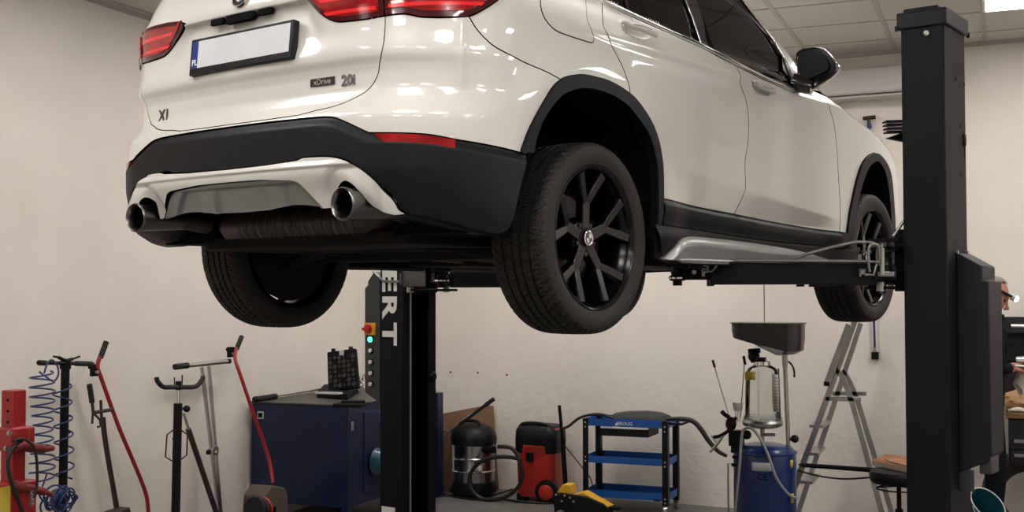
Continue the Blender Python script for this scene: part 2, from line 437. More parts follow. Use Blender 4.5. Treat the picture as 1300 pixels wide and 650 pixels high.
clad_b=K((824,283),(850,286.5),(886,292),(940,300.5),(990,307.5),(1030,311),(1062,315))
sill_b=K((824,328),(860,330),(900,331),(960,331),(1010,331),(1045,330),(1056,329))
# the front arch continues round, out of the photo's reach, as a mirror image of its rear half
fs=[p for p in farch_o if p[0]<farch_o[24][0]]
ftop=farch_o[24]
def arch_full(c,ctr_s):
    q=[p for p in c if p[0]<=ctr_s]; return q+[np.array([2*ctr_s-p[0],p[1]]) for p in q[::-1]]
fc=4.235
farch_o=arch_full(farch_o,fc); farch_i=arch_full(farch_i,fc)
def both(fn):
    for sd in (1,-1): fn(sd)
def sidep(name,poly,m,sd,parent=car,**k):
    poly=clean(poly)
    return panel(name,poly if sd>0 else mir(poly),m,parent,**k)
def sidep2(name,outer,hole,sd):
    P=shrink(outer,.0026); Q=slit(P,hole); return panel(name,Q if sd>0 else mir(Q),'paint',car,gap=0,cell=.016,cz=.01)
def wrap(c): return mir(c)+c        # full-width line from left to right
# ---- tail panels
belt_z=.905
tail_top=[np.array([.62,.775]),np.array([.60,.86]),np.array([.575,.93]),np.array([.56,.985])]
ltop=[np.array([.308,.776]),np.array([.345,.790]),np.array([.42,.798]),np.array([.52,.800]),np.array([.6185,.797])]
hl=K((388,-3),(392.5,4),(403,14),(414,22.5),(425,27.3),(436,28),(455,26),(470,24),(489,20.5))
# tailgate: outline with the lamp notches
half=hatch_b+hl[::-1]+[np.array([.300,.776])]+ltop[1:]+[np.array([.61,.84]),np.array([.592,.90]),np.array([.575,.96]),np.array([.565,1.0])]
tg=half+mir(half)
tailgate=panel('tailgate',tg,'paint',car,cell=.02,cz=.006,gap=.0017)
# white upper bumper
ubr=bt[:-1]+[p for p in arch_o[:25]]+bump_gap+lamp_b[::-1]+hatch_b[::-1]
# bt ends at the arch foot
ub=ubr+mir(ubr)
bumper=panel('rear_bumper',ub,'paint',car,cz=.01,gap=.0017)
# black lower bumper, standing a little proud
blk=vt+bb+br+bt[::-1]
def lip(s,z): return .006*sm((z-.16)/.04)+0*s
btx=[p[0] for p in bt]; btz=[p[1] for p in bt]
def ledge(s,z): return .014*sm((np.interp(np.abs(s),btx,btz)-z)/.034)-.006
lowb=panel('lower_bumper_cladding',blk+mir(blk),'clad_scuff',bumper,extra=ledge,flange=.03,cz=.008)
# valance with the two pipe openings and the grey skid
op=K((425,266),(424.5,256),(426.5,243),(432,234),(440,230),(450,234),(460,244),(470,257),(480,264.5),(504,272))
skr=[np.array([0,.182]),np.array([.15,.181])]+K((372,229.5),(380,232),(388,240),(400,254),(411,265.5))
skb=K((411,265.5),(405,267),(390,265),(372,264),(355,266),(330,271))
skbz=float(skb[-1][1])
skb=skb+[np.array([.0,skbz-.002])]
val=skr+[p for p in K((411,265.5),(425,266),straight=True)]+op+[vt[-1]]+vt[::-1]
vhalf=val
def mirs(c):
    'the left half, where the skid plate reaches a little further out'
    return [np.array([-p[0]*(1+.13*float(sm((.47-p[0])/.05))),p[1]]) for p in c[::-1]]
_cr=[np.array([0,.206])]+K((388,214.5),(420,212.5),(450,227),(480,250),(499,264)); crx=[p[0] for p in _cr]; crz=[p[1] for p in _cr]; crt=.232
def valx(s,z):
    a=np.abs(s); f=sm((.215-z)/.012)*sm((.56-a)/.1)
    r=np.hypot(a-.52,(z-.10)*.9)
    zc=np.interp(a,crx,crz); cre=.014*np.clip((crt+.0*a-z)/(crt-zc+1e-4),0,1)*(z>=zc)+.014*(z<zc)*(1-.9*sm((zc-z)/.09))
    return cre*sm((.72-a)/.08)-.012*f-.012*sm((.125-r)/.03)*sm((.215-z)/.02)
valance=panel('bumper_valance',[np.array([0,.182])]+vhalf+mirs(vhalf),'paint',bumper,off=.012,extra=valx,flange=.04,cell=.015,cz=.008)
def skx(s,z):
    a=np.abs(s); e=sm((.170-z)/.012)*sm((.285+(.17-z)*1.0-a)/.02)
    rib=sum(np.exp(-((a-c0-(.17-z)*.25)/.012)**2) for c0 in (.115,))*.008
    blk_=sm((a-.12)/.01)*sm((.24-a)/.03)*.006
    return -.018+(-.016*e)+(rib+blk_)*e
skid=panel('skid_plate',skr+skb[1:]+mirs(skr+skb[1:]),'skid',bumper,off=.008,extra=skx,flange=.03,cell=.01,cz=.006)
# the bumper's underside, curving in towards the wheel
for sd in (1,-1):
    q=[p for p in bb+br if p[1]<.10]; pt,nn_=SF(np.array([p[0]*sd for p in q]),np.array([p[1] for p in q]))
    V=list(pt+nn_*.003); 
    for k,(f,dz) in enumerate(((.90,.0),(.72,.015))):
        V+=[np.array([p[0]*f,-.40+(p[1]+.40)*(.93 if k==0 else .78),p[2]+dz]) for p in pt]
    n=len(q); mb=MB(); mb.add(V,[(k*n+i,k*n+i+1,(k+1)*n+i+1,(k+1)*n+i) for k in range(2) for i in range(n-1)]); mb.build('bumper_underside','clad',bumper,smooth=50,solid=.006)
# ---- tail lamps
def lamps(sd):
    side='right' if sd>0 else 'left'
    tophatch=ltop
    poly=hl+[np.array([.6185,.797])]+ltop[::-1][1:]
    lp=sidep('tail_lamp',poly,'dark_lens',sd,off=.006,gap=.002)
    inn=shrink(poly,.017); inn=inn if sd>0 else mir(inn)
    panel('lamp_lens',inn,'red_lens',lp,off=.009,gap=0)
    for (za,zb) in ((.70,.712),(.745,.757)):
        q=[np.array([.385 if za>.72 else .41,za]),np.array([.60,za-.002]),np.array([.60,zb-.002]),np.array([.375 if za>.72 else .395,zb])]
        panel('light_bar',q if sd>0 else mir(q),'red_glow',lp,off=.0105,gap=0,flange=.003)
    outer=lamp_b+lamp_b2[1:]+[np.array([1.01,.79]),np.array([.93,.81]),np.array([.80,.815]),np.array([.70,.808]),np.array([.6215,.798])]
    lp2=sidep('tail_lamp',outer,'dark_lens',sd,off=.008,gap=.002)
    inn=shrink(outer,.02); inn=inn if sd>0 else mir(inn)
    panel('lamp_lens',inn,'red_lens',lp2,off=.011,gap=0)
    for (za,zb) in ((.705,.718),(.745,.757)):
        q=[np.array([.64,za-.004]),np.array([.93,za+.012]),np.array([.94,zb+.012]),np.array([.64,zb-.004])]
        panel('light_bar',q if sd>0 else mir(q),'red_glow',lp2,off=.0125,gap=0,flange=.003)
both(lamps)
# reflectors in the bumper
rf=K((476,169.5),(500,169.8),(530,170.8),(555,174),(577,177.5),straight=True)+K((577,188),(550,186),(520,183.5),(500,182.5),(490,180.5),(481,175.5),straight=True)
both(lambda sd: tag(sidep('bumper_reflector',rf,'red_lens',sd,off=.007,gap=0,flange=.01),'red reflector strip'))
# ---- sides
qtop=[p for p in belt_c[:1]]
def side(sd):
    # quarter panel
    q=arch_o[24:49]+door_gap+K((764.5,3),(750,-6),(738,-14),straight=True)+[np.array([1.30,.915]),np.array([1.05,.93]),np.array([.80,.94]),np.array([.70,.95]),np.array([.568,1.0]),np.array([.578,.96]),np.array([.595,.90]),np.array([.613,.84]),np.array([.6215,.798])]+[np.array([.70,.808]),np.array([.80,.815]),np.array([.93,.81]),np.array([1.01,.79])]+lamp_b2[::-1]+bump_gap[::-1]
    qp=sidep('rear_quarter_panel',q,'paint',sd)
    if sd>0:
        # fuel flap
        fl=K((686.5,-6),(686.5,8),(690,20),(696,29.5),(705,38),(716,43),(735,49.5),(748,53.8))+K((748,53.8),(752,53.5),(753,48),(749,38),(745,25),(744,10),(744,-6))
        g=panel('fuel_flap_gap',fl,'void',qp,off=.0006,gap=-.0012,flange=.001)
        panel('fuel_flap',fl,'paint',qp,off=.0012,gap=.0012,flange=.001)
    # arch lip
    ring=arch_o+[p for p in K((836.5,252),(836,268),(834,283),(829,320),(824,328),straight=True)]+arch_i[::-1]
    ar=sidep('arch_trim',ring,'clad',sd,off=.012,flange=.035,gap=.0008)
    rd=rdoor_b+split+belt_c[::-1]+door_gap[::-1]+arch_o[48:][0:]
    hole_=lambda k:[np.array([BOWLS[k][0]+BOWLS[k][2]*math.cos(t),BOWLS[k][1]+.034*math.sin(t)]) for t in np.linspace(0,2*PI,40,endpoint=False)]
    rdo=sidep('rear_door',rd,'paint',sd,cell=.02,cz=.01) if 0 else sidep2('rear_door',rd,hole_(0),sd)
    fd=fdoor_b+ff_gap+K((1040,119),(1022,111),(1012,116),(1005,118),straight=True)+belt_c2[::-1]+split[::-1]
    fdo=sidep2('front_door',fd,hole_(1),sd)
    # cladding at the foot of the doors
    def cx(s,z):
        return .010*sm((.26-z)/.05)
    split_b=K((939,272),(943,279),(941,300.5),straight=True)
    c1=K((836,283.5),(836.5,252),straight=True)+rdoor_b+split_b+[p for p in clad_b if inv(836,284)[0]<p[0]<split_b[-1][0]][::-1]
    def chamf(s,z):
        top=np.interp(np.abs(s),[p[0] for p in rdoor_b+fdoor_b],[p[1] for p in rdoor_b+fdoor_b])
        return .002+.014*sm((top-z)/.022)-.006*sm((top-.035-z)/.05)
    sidep('door_cladding',c1,'clad',sd,parent=rdo,extra=chamf,cz=.008,gap=.001,flange=.02)
    c2=[split_b[0],split_b[1],split_b[2]]+[p for p in clad_b if p[0]>split_b[-1][0]]+K((1062,315),(1064,294.5),straight=True)+fdoor_b[::-1]
    sidep('door_cladding',c2,'clad',sd,parent=fdo,extra=chamf,cz=.008,gap=.001,flange=.02)
    # sill with its silver bar
    def sx(s,z): return .012+.0*s+.018*sm((.075-z)/.05)
    sl=[p for p in clad_b]+[np.array([4.02,.05]),np.array([3.99,-.04])]+[np.array([s_,-.075]) for s_ in (3.8,3.4,3.0,2.6,2.2,2.02)]+[np.array([1.93,-.03])]
    sill=sidep('sill',sl[::-1],'clad',sd,extra=sx,cz=.01,flange=.05)
    bar=K((827,324.5),(840,315),(852,305.5),(860,301),(868,299.5),(880,299.2),(900,301),(935,305),(968,309.5),(1010,317),(1045,327))+K((1045,329.5),(1010,330),(960,330),(900,328.5),(860,327),(827,325.5))
    btp=bar[:41]; bts=[p[0] for p in btp]; btz_=[p[1] for p in btp]
    def bx(s,z): return sx(s,z)+.006+.020*sm((np.interp(np.abs(s),bts,btz_)-z)/.035)
    sidep('silver_sill_bar',bar,'silver',sd,parent=sill,extra=bx,cz=.008,flange=.012)
    # fender
    fd2=[p for p in ff_gap][::-1]
    foot=K((1071,296),(1064,294.5),straight=True)
    fe=fd2+foot[::-1]+farch_o+[np.array([4.72,.10]),np.array([4.80,.30]),np.array([4.75,.50]),np.array([4.6,.605]),np.array([4.3,.66]),np.array([4.0,.705]),np.array([3.8,.74]),np.array([3.66,.775])]+K((1040,119),straight=True)
    sidep('front_fender',fe,'paint',sd)
    rg=farch_o+farch_i[::-1]
    sidep('arch_trim',rg,'clad',sd,off=.012,flange=.035,gap=.0008)
    tt=[np.array([p[0],p[1]]) for p in K((1064,294.5),(1071,296),(1078,293),(1070,312),(1062,315),straight=True)]
    sidep('fender_foot_trim',tt,'clad',sd,off=.008,flange=.02,gap=.0005)
    # handles
    for door,(ax_,ay),(bx_,by) in ((rdo,(785,29),(830,48)),(fdo,(953,103),(980,118))):
        a=inv(ax_,ay); b=inv(bx_,by); a=a*[sd,1]; b=b*[sd,1]; mid=(a+b)/2
        # bowl behind the handle
        kk=0 if door is rdo else 1; cup=hole_(kk) if sd>0 else mir(hole_(kk))
        panel('handle_bowl',cup,'paint',door,off=0,gap=0,flange=.0005,cell=.01,cz=.005)
        pts=[];rr=[]
        for t in np.linspace(0,1,15):
            q=a+(b-a)*t; h=.012+.026*math.sin(PI*min(max((t-.05)/.9,0),1))**.6
            pts.append(P1(q[0],q[1],h)); rr.append(.0155*(1-.55*abs(2*t-1)**4))
        mb=MB(); mb.tube(pts,rr,14)
        hd=mb.build('door_handle','paint',door,smooth=60)
        mb=MB(); mb.tube([P1(*(a+(b-a)*t),.012+.026*math.sin(PI*(t-.05)/.9)**.6+.0125) for t in (.2,.35,.5,.65,.8)],.0042,8)
        mb.build('handle_strip','silver',door,smooth=60)
    # ---- glasshouse
    zt=1.225
    qg=K((768,1.5),(796,13.5),straight=True)
    rg_=[np.array([1.75,1.05]),np.array([1.8,1.16])]
    fgl=K((909.5,64),(960,89.5),(985,101.5),(1003,110),(991,69),straight=True)+K((991,69),(980,50),(960,26),(936,0.5),straight=True)+[np.array([2.99,1.185]),np.array([2.9,1.215]),np.array([2.72,zt]),np.array([2.52,zt])]+K((884.5,0),straight=True)
    def glassp(poly,door,name='window_glass'):
        g=panel(name,poly if sd>0 else mir(clean(poly)),'glass',door,off=-.008,flange=.004,gap=.0005); return g
    glassp(fgl,fdo)
    rgl=K((802,15),(860,42),(880,50.5),(888.5,54),straight=True)+K((878,23),(869,0),straight=True)+[np.array([2.37,zt]),np.array([2.1,zt]),np.array([1.80,zt-.01])]+[inv(797,0)]
    glassp(rgl,rdo)
    q3=K((768,1),(797,13),(793,0),straight=True)+[np.array([1.765,1.21]),np.array([1.5,1.18]),np.array([1.30,1.10]),np.array([1.28,1.0])]
    gq=glassp(q3,qp)
    # black pillar and window frame behind the glass edges, chrome line round them
    pil=K((890,56),(909,65),(884,0),(869,0),straight=True)
    pilp=[inv(890.5,55.5),inv(908.5,64),inv(884.5,0),np.array([2.51,zt]),np.array([2.39,zt]),inv(870,0),inv(879,23)]
    sidep('door_pillar_trim',pilp,'gloss_black',sd,off=-.002,gap=.0002)
    pl2=[inv(797.5,13.5),inv(801.5,15),inv(797.5,0),np.array([1.79,zt-.01]),np.array([1.775,zt-.012]),inv(793.5,0)]
    sidep('door_pillar_trim',pl2,'gloss_black',sd,off=-.002,gap=.0002)
    def line(cs,r,m,name,par,off=0):
        mb=MB(); mb.tube([P1(p[0]*sd,p[1],off) for p in cs],r,8); mb.build(name,m,par,smooth=60)
    chl=K((766,.5),(800,17),(860,44.5),(890,57.5),(910,68),(932,79),(960,93.5),(985,105.5),(1006,114))
    line(chl,.0065,'chrome','window_chrome',car,.004)
    fr=K((1006,104),(1000,86),(992,70.5),(980,50.5),(960,24),(943,1),straight=True)+[np.array([3.02,1.19]),np.array([2.93,1.228]),np.array([2.72,zt+.015]),np.array([2.2,zt+.015]),np.array([1.8,zt]),np.array([1.5,zt-.02]),np.array([1.28,1.12]),np.array([1.24,1.0]),inv(755,-3)]
    line(fr,.007,'chrome','window_chrome',car,.003)
    line([inv(889.5,55),inv(878.5,22),inv(869.5,0),np.array([2.375,zt])],.004,'chrome','pillar_chrome',rdo,.002)
    # white shoulder: from the belt to the roof, its window opening cut out
    hole=[inv(764,0),inv(800,15.5),inv(860,43),inv(890,56),inv(910,66.5),inv(960,92),inv(1006,113),inv(1004,100),inv(993,70),inv(980,48),inv(960,23),inv(942,-2),np.array([3.02,1.20]),np.array([2.93,1.24]),np.array([2.72,zt+.012]),np.array([2.1,zt+.012]),np.array([1.78,zt]),np.array([1.5,zt-.02]),np.array([1.29,1.12]),np.array([1.255,1.0])]
    outer=[inv(755,-4),inv(764,3),inv(800,19.5),inv(860,46.5),inv(890,59.5),inv(932,81.5),inv(1005,118),inv(1012,115.5),inv(1022,110.5),np.array([3.66,.80]),np.array([3.52,1.0]),np.array([3.25,1.2]),np.array([3.02,1.345]),np.array([2.4,1.345]),np.array([1.6,1.345]),np.array([.9,1.335]),np.array([.62,1.26]),np.array([.60,1.0]),np.array([.75,.945]),np.array([1.05,.93]),np.array([1.2,.915])]
    k0=0
    ring=outer+[outer[0]]+[hole[0]]+hole[::-1]+[hole[0]]
    # slit the ring so that it is one outline
    P=outer[0:]+[outer[0]+np.array([1e-3,0])]+[hole[0]+np.array([1e-3,1e-3])]+hole[1:][::-1][::1][0:0]
    seq=outer+[outer[0]+np.array([-.0006,.0006])]+[hole[0]+np.array([-.0006,.0006])]+hole[::-1][:-1]+[hole[0]+np.array([.0006,.0002])]+[outer[0]+np.array([.0006,.0002])]
    sidep('body_side_frame',[seq[i] for i in range(len(seq))],'paint',sd,gap=0,off=-.001,flange=.006)
    # ---- door mirror
    c=cat_(1040,88,x=1.02) if sd>0 else None
    if sd>0: both.mc=c
    c=both.mc*np.array([sd,1,1])
    base=P1(3.25*sd,.80)
    mb=MB(); mb.tube([base,base+[.05*sd,.02,-.02],[c[0]-.04*sd,c[1]+.02,c[2]-.075]],[.040,.040,.036],12)
    OUT=[(1011,72),(1013,66),(1019,62.5),(1034,60.5),(1046,62.5),(1054,70),(1061,80),(1062,87),(1054,96),(1038,107),(1024,115.5),(1014,116),(1007,111),(1009,104),(1013,99),(1012,86)]
    GL=[(1014,72),(1016,67.5),(1022,65),(1034,63.5),(1043,66),(1049,75),(1052,84),(1048,90),(1033,97.5),(1018,101),(1015.5,88)]
    def mpl(P,dy=0): return [cat_(x_,y_,y=both.mc[1]+dy)*np.array([sd,1,1]) for x_,y_ in P]
    def msm(P,dy=0): return [np.array(p) for p in spline(mpl(P,dy),3,closed=True)]
    hs=MB(); o_=msm(OUT); n=len(o_); cen=sum(o_)/n; vs=[]
    for dy,k in ((.004,.965),(-.006,.985),(.0,1.0),(.03,1.02),(.065,.93),(.095,.72),(.112,.4),(.116,.03)):
        vs+=[cen*[1,0,1]+(p-cen)*[k,0,k]+np.array([0,c[1]+dy,0]) for p in o_]
    hs.add(vs,[(i*n+k,i*n+(k+1)%n,(i+1)*n+(k+1)%n,(i+1)*n+k) for i in range(7) for k in range(n)])
    hs.add(vs[:n],[tuple(range(n))])
    mr=mb.build('door_mirror','gloss_black',car,smooth=60)
    hs.build('mirror_housing','gloss_black',mr,smooth=50)
    g=MB(); g_=msm(GL,-.006); g.add(g_,[tuple(range(len(g_)))]); g.build('mirror_glass',MIRR,mr,smooth=0,solid=.002)
    tr=MB(); tr.tube(mpl([(1019,61.8),(1034,59.8),(1047,61.8),(1055,69.5),(1062,80)],.012),.0055,8)
    tr.build('mirror_trim_strip','chrome',mr,smooth=60)
    # small bright triangle at the mirror foot
    tri=K((1000,84),(1004,104),(1017,98),straight=True)
    sidep('mirror_sail_panel',tri,'silver',sd,off=.004,gap=0,flange=.004)
MIRR=mat('mirror_glass',(.03,.03,.03),.06,0,1)
both(side)
# hood, windscreen, front bumper, roof, rear window
hood_r=[np.array([3.66,.775]),np.array([3.8,.742]),np.array([4.0,.707]),np.array([4.3,.662]),np.array([4.6,.607]),np.array([4.85,.60]),np.array([5.2,.595]),np.array([SMAX,.593])]
def flip(c): return [np.array([2*SMAX-p[0],p[1]]) for p in c[::-1]]
def front_panel(name,half,m,**k):
    """half: outline from the centre line of the nose back to the centre line; both halves are made"""
    for sd in (1,-1): sidep(name,half,m,sd,**k)
front_panel('bonnet',hood_r+[np.array([SMAX,.86]),np.array([4.6,.86]),np.array([4.0,.85]),np.array([3.7,.84])],'paint',gap=.001)
front_panel('front_bumper',[np.array([SMAX,.59])]+[p-np.array([0,.004]) for p in hood_r[:-1][::-1]][:4]+[np.array([4.75,.50]),np.array([4.80,.30]),np.array([4.72,.10]),np.array([4.9,-.02]),np.array([SMAX,-.04])],'paint',gap=.001)
front_panel('radiator_grille',[np.array([SMAX-.02,.56]),np.array([SMAX-.24,.55]),np.array([SMAX-.27,.48]),np.array([SMAX-.22,.38]),np.array([SMAX-.03,.37])],'gloss_black',off=.006,gap=0)
front_panel('lower_air_intake',[np.array([SMAX-.03,.22]),np.array([SMAX-.45,.24]),np.array([SMAX-.55,.12]),np.array([SMAX-.4,.06]),np.array([SMAX-.03,.04])],'clad',off=.006,gap=0)
front_panel('headlamp',[np.array([SMAX-.31,.55]),np.array([SMAX-.70,.585]),np.array([SMAX-.86,.56]),np.array([SMAX-.74,.49]),np.array([SMAX-.34,.46])],'gloss_black',off=.006,gap=0)
front_panel('windscreen',[np.array([3.70,.87]),np.array([SMAX,.87]),np.array([SMAX,1.33]),np.array([3.12,1.33]),np.array([3.30,1.2]),np.array([3.56,1.0])],'glass',off=-.004,gap=.001)
rw=[np.array([0,1.02]),np.array([.50,1.01]),np.array([.56,1.03]),np.array([.59,1.24]),np.array([0,1.26])]
panel('rear_window',rw+mir(rw),'glass',tailgate,off=-.002)
rf_=[np.array([0,1.02]),np.array([.50,1.01]),np.array([.56,1.03]),np.array([.59,1.24]),np.array([.61,1.25]),np.array([.60,1.00]),np.array([.3,.99]),np.array([0,.99])]
rfz=[np.array([0,1.262]),np.array([.59,1.245]),np.array([.63,1.265]),np.array([.9,1.338]),np.array([0,1.338])]
panel('roof_spoiler',rfz+mir(rfz),'paint',tailgate)
tg2=[np.array([0,1.0]),np.array([.565,1.003]),np.array([.585,1.24]),np.array([.575,1.03]),np.array([.50,1.008]),np.array([0,1.018])]
panel('rear_window_surround',tg2+mir(tg2),'gloss_black',tailgate,gap=0)
mb=MB(); ss=np.linspace(-SMAX,SMAX,160,endpoint=False); lay=[]
for z_,k in ((1.335,1),(1.352,.97),(1.37,.88),(1.385,.7),(1.395,.4),(1.40,.01)):
    p=S0(ss,ss*0+min(z_,1.345)); c0=np.array([0,.42,0]); q=c0+(p-c0)*[k,k,0]; q[:,2]=z_; lay.append(q)
vs=np.concatenate(lay); n=160
mb.add(vs,[(i*n+k,i*n+(k+1)%n,(i+1)*n+(k+1)%n,(i+1)*n+k) for i in range(len(lay)-1) for k in range(n)])
roof=mb.build('roof','paint',car,smooth=60)
for sd in (1,-1):
    mb=MB(); mb.tube([(sd*.60,-.25,1.36),(sd*.615,-.15,1.405),(sd*.625,.5,1.43),(sd*.61,1.1,1.405),(sd*.60,1.2,1.36)],.014,10); mb.build('roof_rail','silver',car,smooth=60)
# ---- dark inner shell that the gaps look into, open at the arches and at the glass
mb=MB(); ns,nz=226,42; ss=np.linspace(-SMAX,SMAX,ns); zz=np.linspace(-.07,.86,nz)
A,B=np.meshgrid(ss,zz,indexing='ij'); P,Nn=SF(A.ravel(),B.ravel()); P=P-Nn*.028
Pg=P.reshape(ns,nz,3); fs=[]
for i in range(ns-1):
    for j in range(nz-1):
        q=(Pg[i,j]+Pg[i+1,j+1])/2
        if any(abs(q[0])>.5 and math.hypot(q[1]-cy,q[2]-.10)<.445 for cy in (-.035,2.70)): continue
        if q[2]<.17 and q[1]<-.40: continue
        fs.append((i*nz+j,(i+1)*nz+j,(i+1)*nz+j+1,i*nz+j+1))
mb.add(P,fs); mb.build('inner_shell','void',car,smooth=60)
# parcel floor / cabin floor
mb=MB(); mb.box((0,1.75,.05),(1.60,3.2,.03)); mb.box((0,-.35,.22),(1.1,1.0,.02)); mb.box((0,.1,.62),(1.50,1.5,.02)); mb.box((0,2.35,.72),(1.5,.55,.03)); mb.build('cabin_floor','void',car,smooth=0)
mb=MB(); mb.box((0,-.78,.155),(1.24,.02,.10)); mb.box((-.62,-.45,.07),(.30,.30,.14)); mb.box((.62,-.45,.07),(.30,.30,.14)); mb.build('rear_heat_shield','void',car,smooth=0)
# ---- wheel housings
for sd in (1,-1):
    for c,cy in ((arch_i,-.035),(farch_i,2.70)):
        pts,_=SF(np.array([p[0] for p in c])*sd,np.array([p[1] for p in c]))
        mb=MB(); n=len(pts); V=[];
        xs=[1,.97,.80,.50]
        for k,f in enumerate(xs):
            for p in pts:
                x=p[0]*1.0 if k==0 else sd*(f if f<.9 else abs(p[0])-.03)
                V.append((x,p[1],p[2]) if k<1 else (x,cy+(p[1]-cy)*1.015,p[2]+.004))
        F=[(k*n+i,k*n+i+1,(k+1)*n+i+1,(k+1)*n+i) for k in range(3) for i in range(n-1)]
        F.append(tuple(3*n+i for i in range(n)))
        mb.add(V,F); mb.build('wheel_housing','void',car,smooth=50)
# ---- seats
for x,y in ((.38,1.25),(-.38,1.25),(.42,.35),(-.42,.35),(0,.35)):
    mb=MB(); mb.box((x,y-.02,.73),(.46,.14,.62)); mb.box((x,y+.22,.42),(.48,.5,.16)); st=mb.build('seat','blackm',car,bevel=.05,seg=3)
    mb=MB(); mb.box((x,y-.04,1.13),(.26,.10,.17)); mb.cyl((x,y-.03,1.0),(x,y-.03,1.1),.03); mb.build('headrest','blackm',st,bevel=.03,seg=3)
mb=MB(); mb.lathe([(.17+.014*math.cos(t),.014*math.sin(t)) for t in np.linspace(0,2*PI,9)[:-1]],(0,0,0),'y',32,close=True); mb.box((0,0,0),(.3,.03,.07))
sw=mb.build('steering_wheel','blackm',car,loc=(-.38,1.72,.86)); sw.rotation_euler=(-.4,0,0)
# ---- badge, plate, lettering
def frame_at(s,z):
    p,n=SF(s,z); p,n=p[0],n[0]; e=SF(s+.01,z)[0][0]-p; e/=np.linalg.norm(e); u=np.cross(n,e); return p,e,u,n
p,n=P1(0,.826),N1(0,.826); ex=np.array([1,0,0]); uy=np.cross(n,ex)
def disc_set(mb,o,r0,r1,a0=0,a1=2*PI,n=40,h=.004):
    vs=[];m=n
    for k in range(n+1):
        t=a0+(a1-a0)*k/n
        for r,hh in ((r0,h),(r1,h),(r1,0),(r0,0)):
            vs.append(o+ex*r*math.cos(t)+uy*r*math.sin(t)+np.array(n_)*hh)
    fs=[(k*4+i,(k+1)*4+i,(k+1)*4+(i+1)%4,k*4+(i+1)%4) for k in range(n) for i in range(4)]
    fs+= [(0,1,2,3),(n*4+3,n*4+2,n*4+1,n*4)] if abs(a1-a0)<6 else []
    mb.add(vs,fs)
n_=n; bo=p+n*.001
M['blue']=mat('badge_blue',(.02,.11,.36),.2,0,1); M['badge_white']=mat('badge_white',(.7,.7,.7),.3,0,1)
mb=MB(); disc_set(mb,bo,.0385,.043,h=.007); badge=mb.build('round_badge','chrome',tailgate,smooth=50)
mb=MB(); disc_set(mb,bo,.001,.0385,h=.005); mb.build('badge_black_ring','gloss_black',badge,smooth=50)
mb=MB(); disc_set(mb,bo,.0225,.0245,h=.0065); mb.build('badge_inner_ring','chrome',badge,smooth=50)
for k in range(4):
    mb=MB(); disc_set(mb,bo,.0005,.0225,k*PI/2,(k+1)*PI/2,n=10,h=.006); mb.build('badge_quadrant','badge_white' if k%2==0 else 'blue',badge,smooth=50)
for ch,an in (('B',128),('M',90),('W',52)):
    t=math.radians(an); o=bo+ex*.031*math.cos(t)+uy*.031*math.sin(t)+n*.0058
    text_mesh('badge_letter',ch,.016,'white_print',badge,o,ex*math.sin(t)-uy*math.cos(t),ex*math.cos(t)+uy*math.sin(t),.0004)
# number plate
pc=(cat_(312,62,y=-.875)); pc[0]=0
tilt=.09; pe=np.array([1,0,0.]); pu=np.array([0,math.sin(tilt),math.cos(tilt)]); pn=np.cross(pe,pu); po=np.array([.008,-.874,.6425])
def pbox(mb,u0,u1,v0,v1,h0,h1):
    mb.prism([(u0,v0),(u1,v0),(u1,v1),(u0,v1)],po+pn*h0,pe,pu,pn,h1-h0)
mb=MB(); pbox(mb,-.266,.266,-.066,.066,-.022,.006); plate=mb.build('number_plate_holder','black',tailgate,bevel=.004)
mb=MB(); pbox(mb,-.222,.252,-.042,.055,.006,.0072); mb.build('number_plate',mat('blank_plate',(.66,.66,.70),.35,noise=(9,(.56,.56,.60),.6)),plate,smooth=0)
mb=MB(); pbox(mb,-.254,-.222,-.042,.055,.006,.0072); eu=mb.build('plate_blue_band',mat('plate_blue',(.012,.03,.20),.35),plate,smooth=0)
text_mesh('plate_letters','PL',.030,'white_print',plate,po+pe*-.238+pu*-.022+pn*.0074,pe,pu,.0003,bold=.0008)
# lamps and handle recess over the plate
for a,b in ((-.165,-.098),(.085,.152)):
    mb=MB(); mb.prism([(a,.747),(b,.747),(b,.769),(a,.769)],(0,-.853-.076+.004,0),(1,0,0),(0,.1,1),(0,-1,0),.016)
    mb.build('plate_lamp','void',tailgate,bevel=.002)
mb=MB(); mb.prism([(-.080,.740),(.05,.740),(.075,.754),(.05,.771),(-.080,.771)],(0,-.850-.076+.004,0),(1,0,0),(0,.1,1),(0,-1,0),.022); mb.build('tailgate_release','void',tailgate,bevel=.003)
# lettering
def on_body_text(name,txt,px,py,size,m,parent,bold=0,k=1):
    s,z=inv(px,py); p,e,u,n=frame_at(s,z)
    return text_mesh(name,txt,size,m,parent,p+n*.002,e,u,.002,bold=bold)
M['mid_chrome']=mat('mid_chrome',(.30,.30,.31),.18,.9); M['dk_chrome']=mat('dark_chrome',(.10,.10,.10),.2,.9)
on_body_text('model_letters','X1',209,147,.058,'dk_chrome',tailgate,.0012)
s,z=inv(410,104); p,e,u,n=frame_at(s,z)
mb=MB(); mb.prism([(-.052,-.013),(.052,-.013),(.052,.013),(-.052,.013)],p+n*.0005,e,u,n,.003); nb=mb.build('model_badge_bar','gloss_black',tailgate)
text_mesh('model_letters','xDrive',.027,'chrome',nb,p+n*.0038+e*0,e,u,.0005)
on_body_text('model_letters','20i',443,102,.047,'mid_chrome',tailgate,.0012)
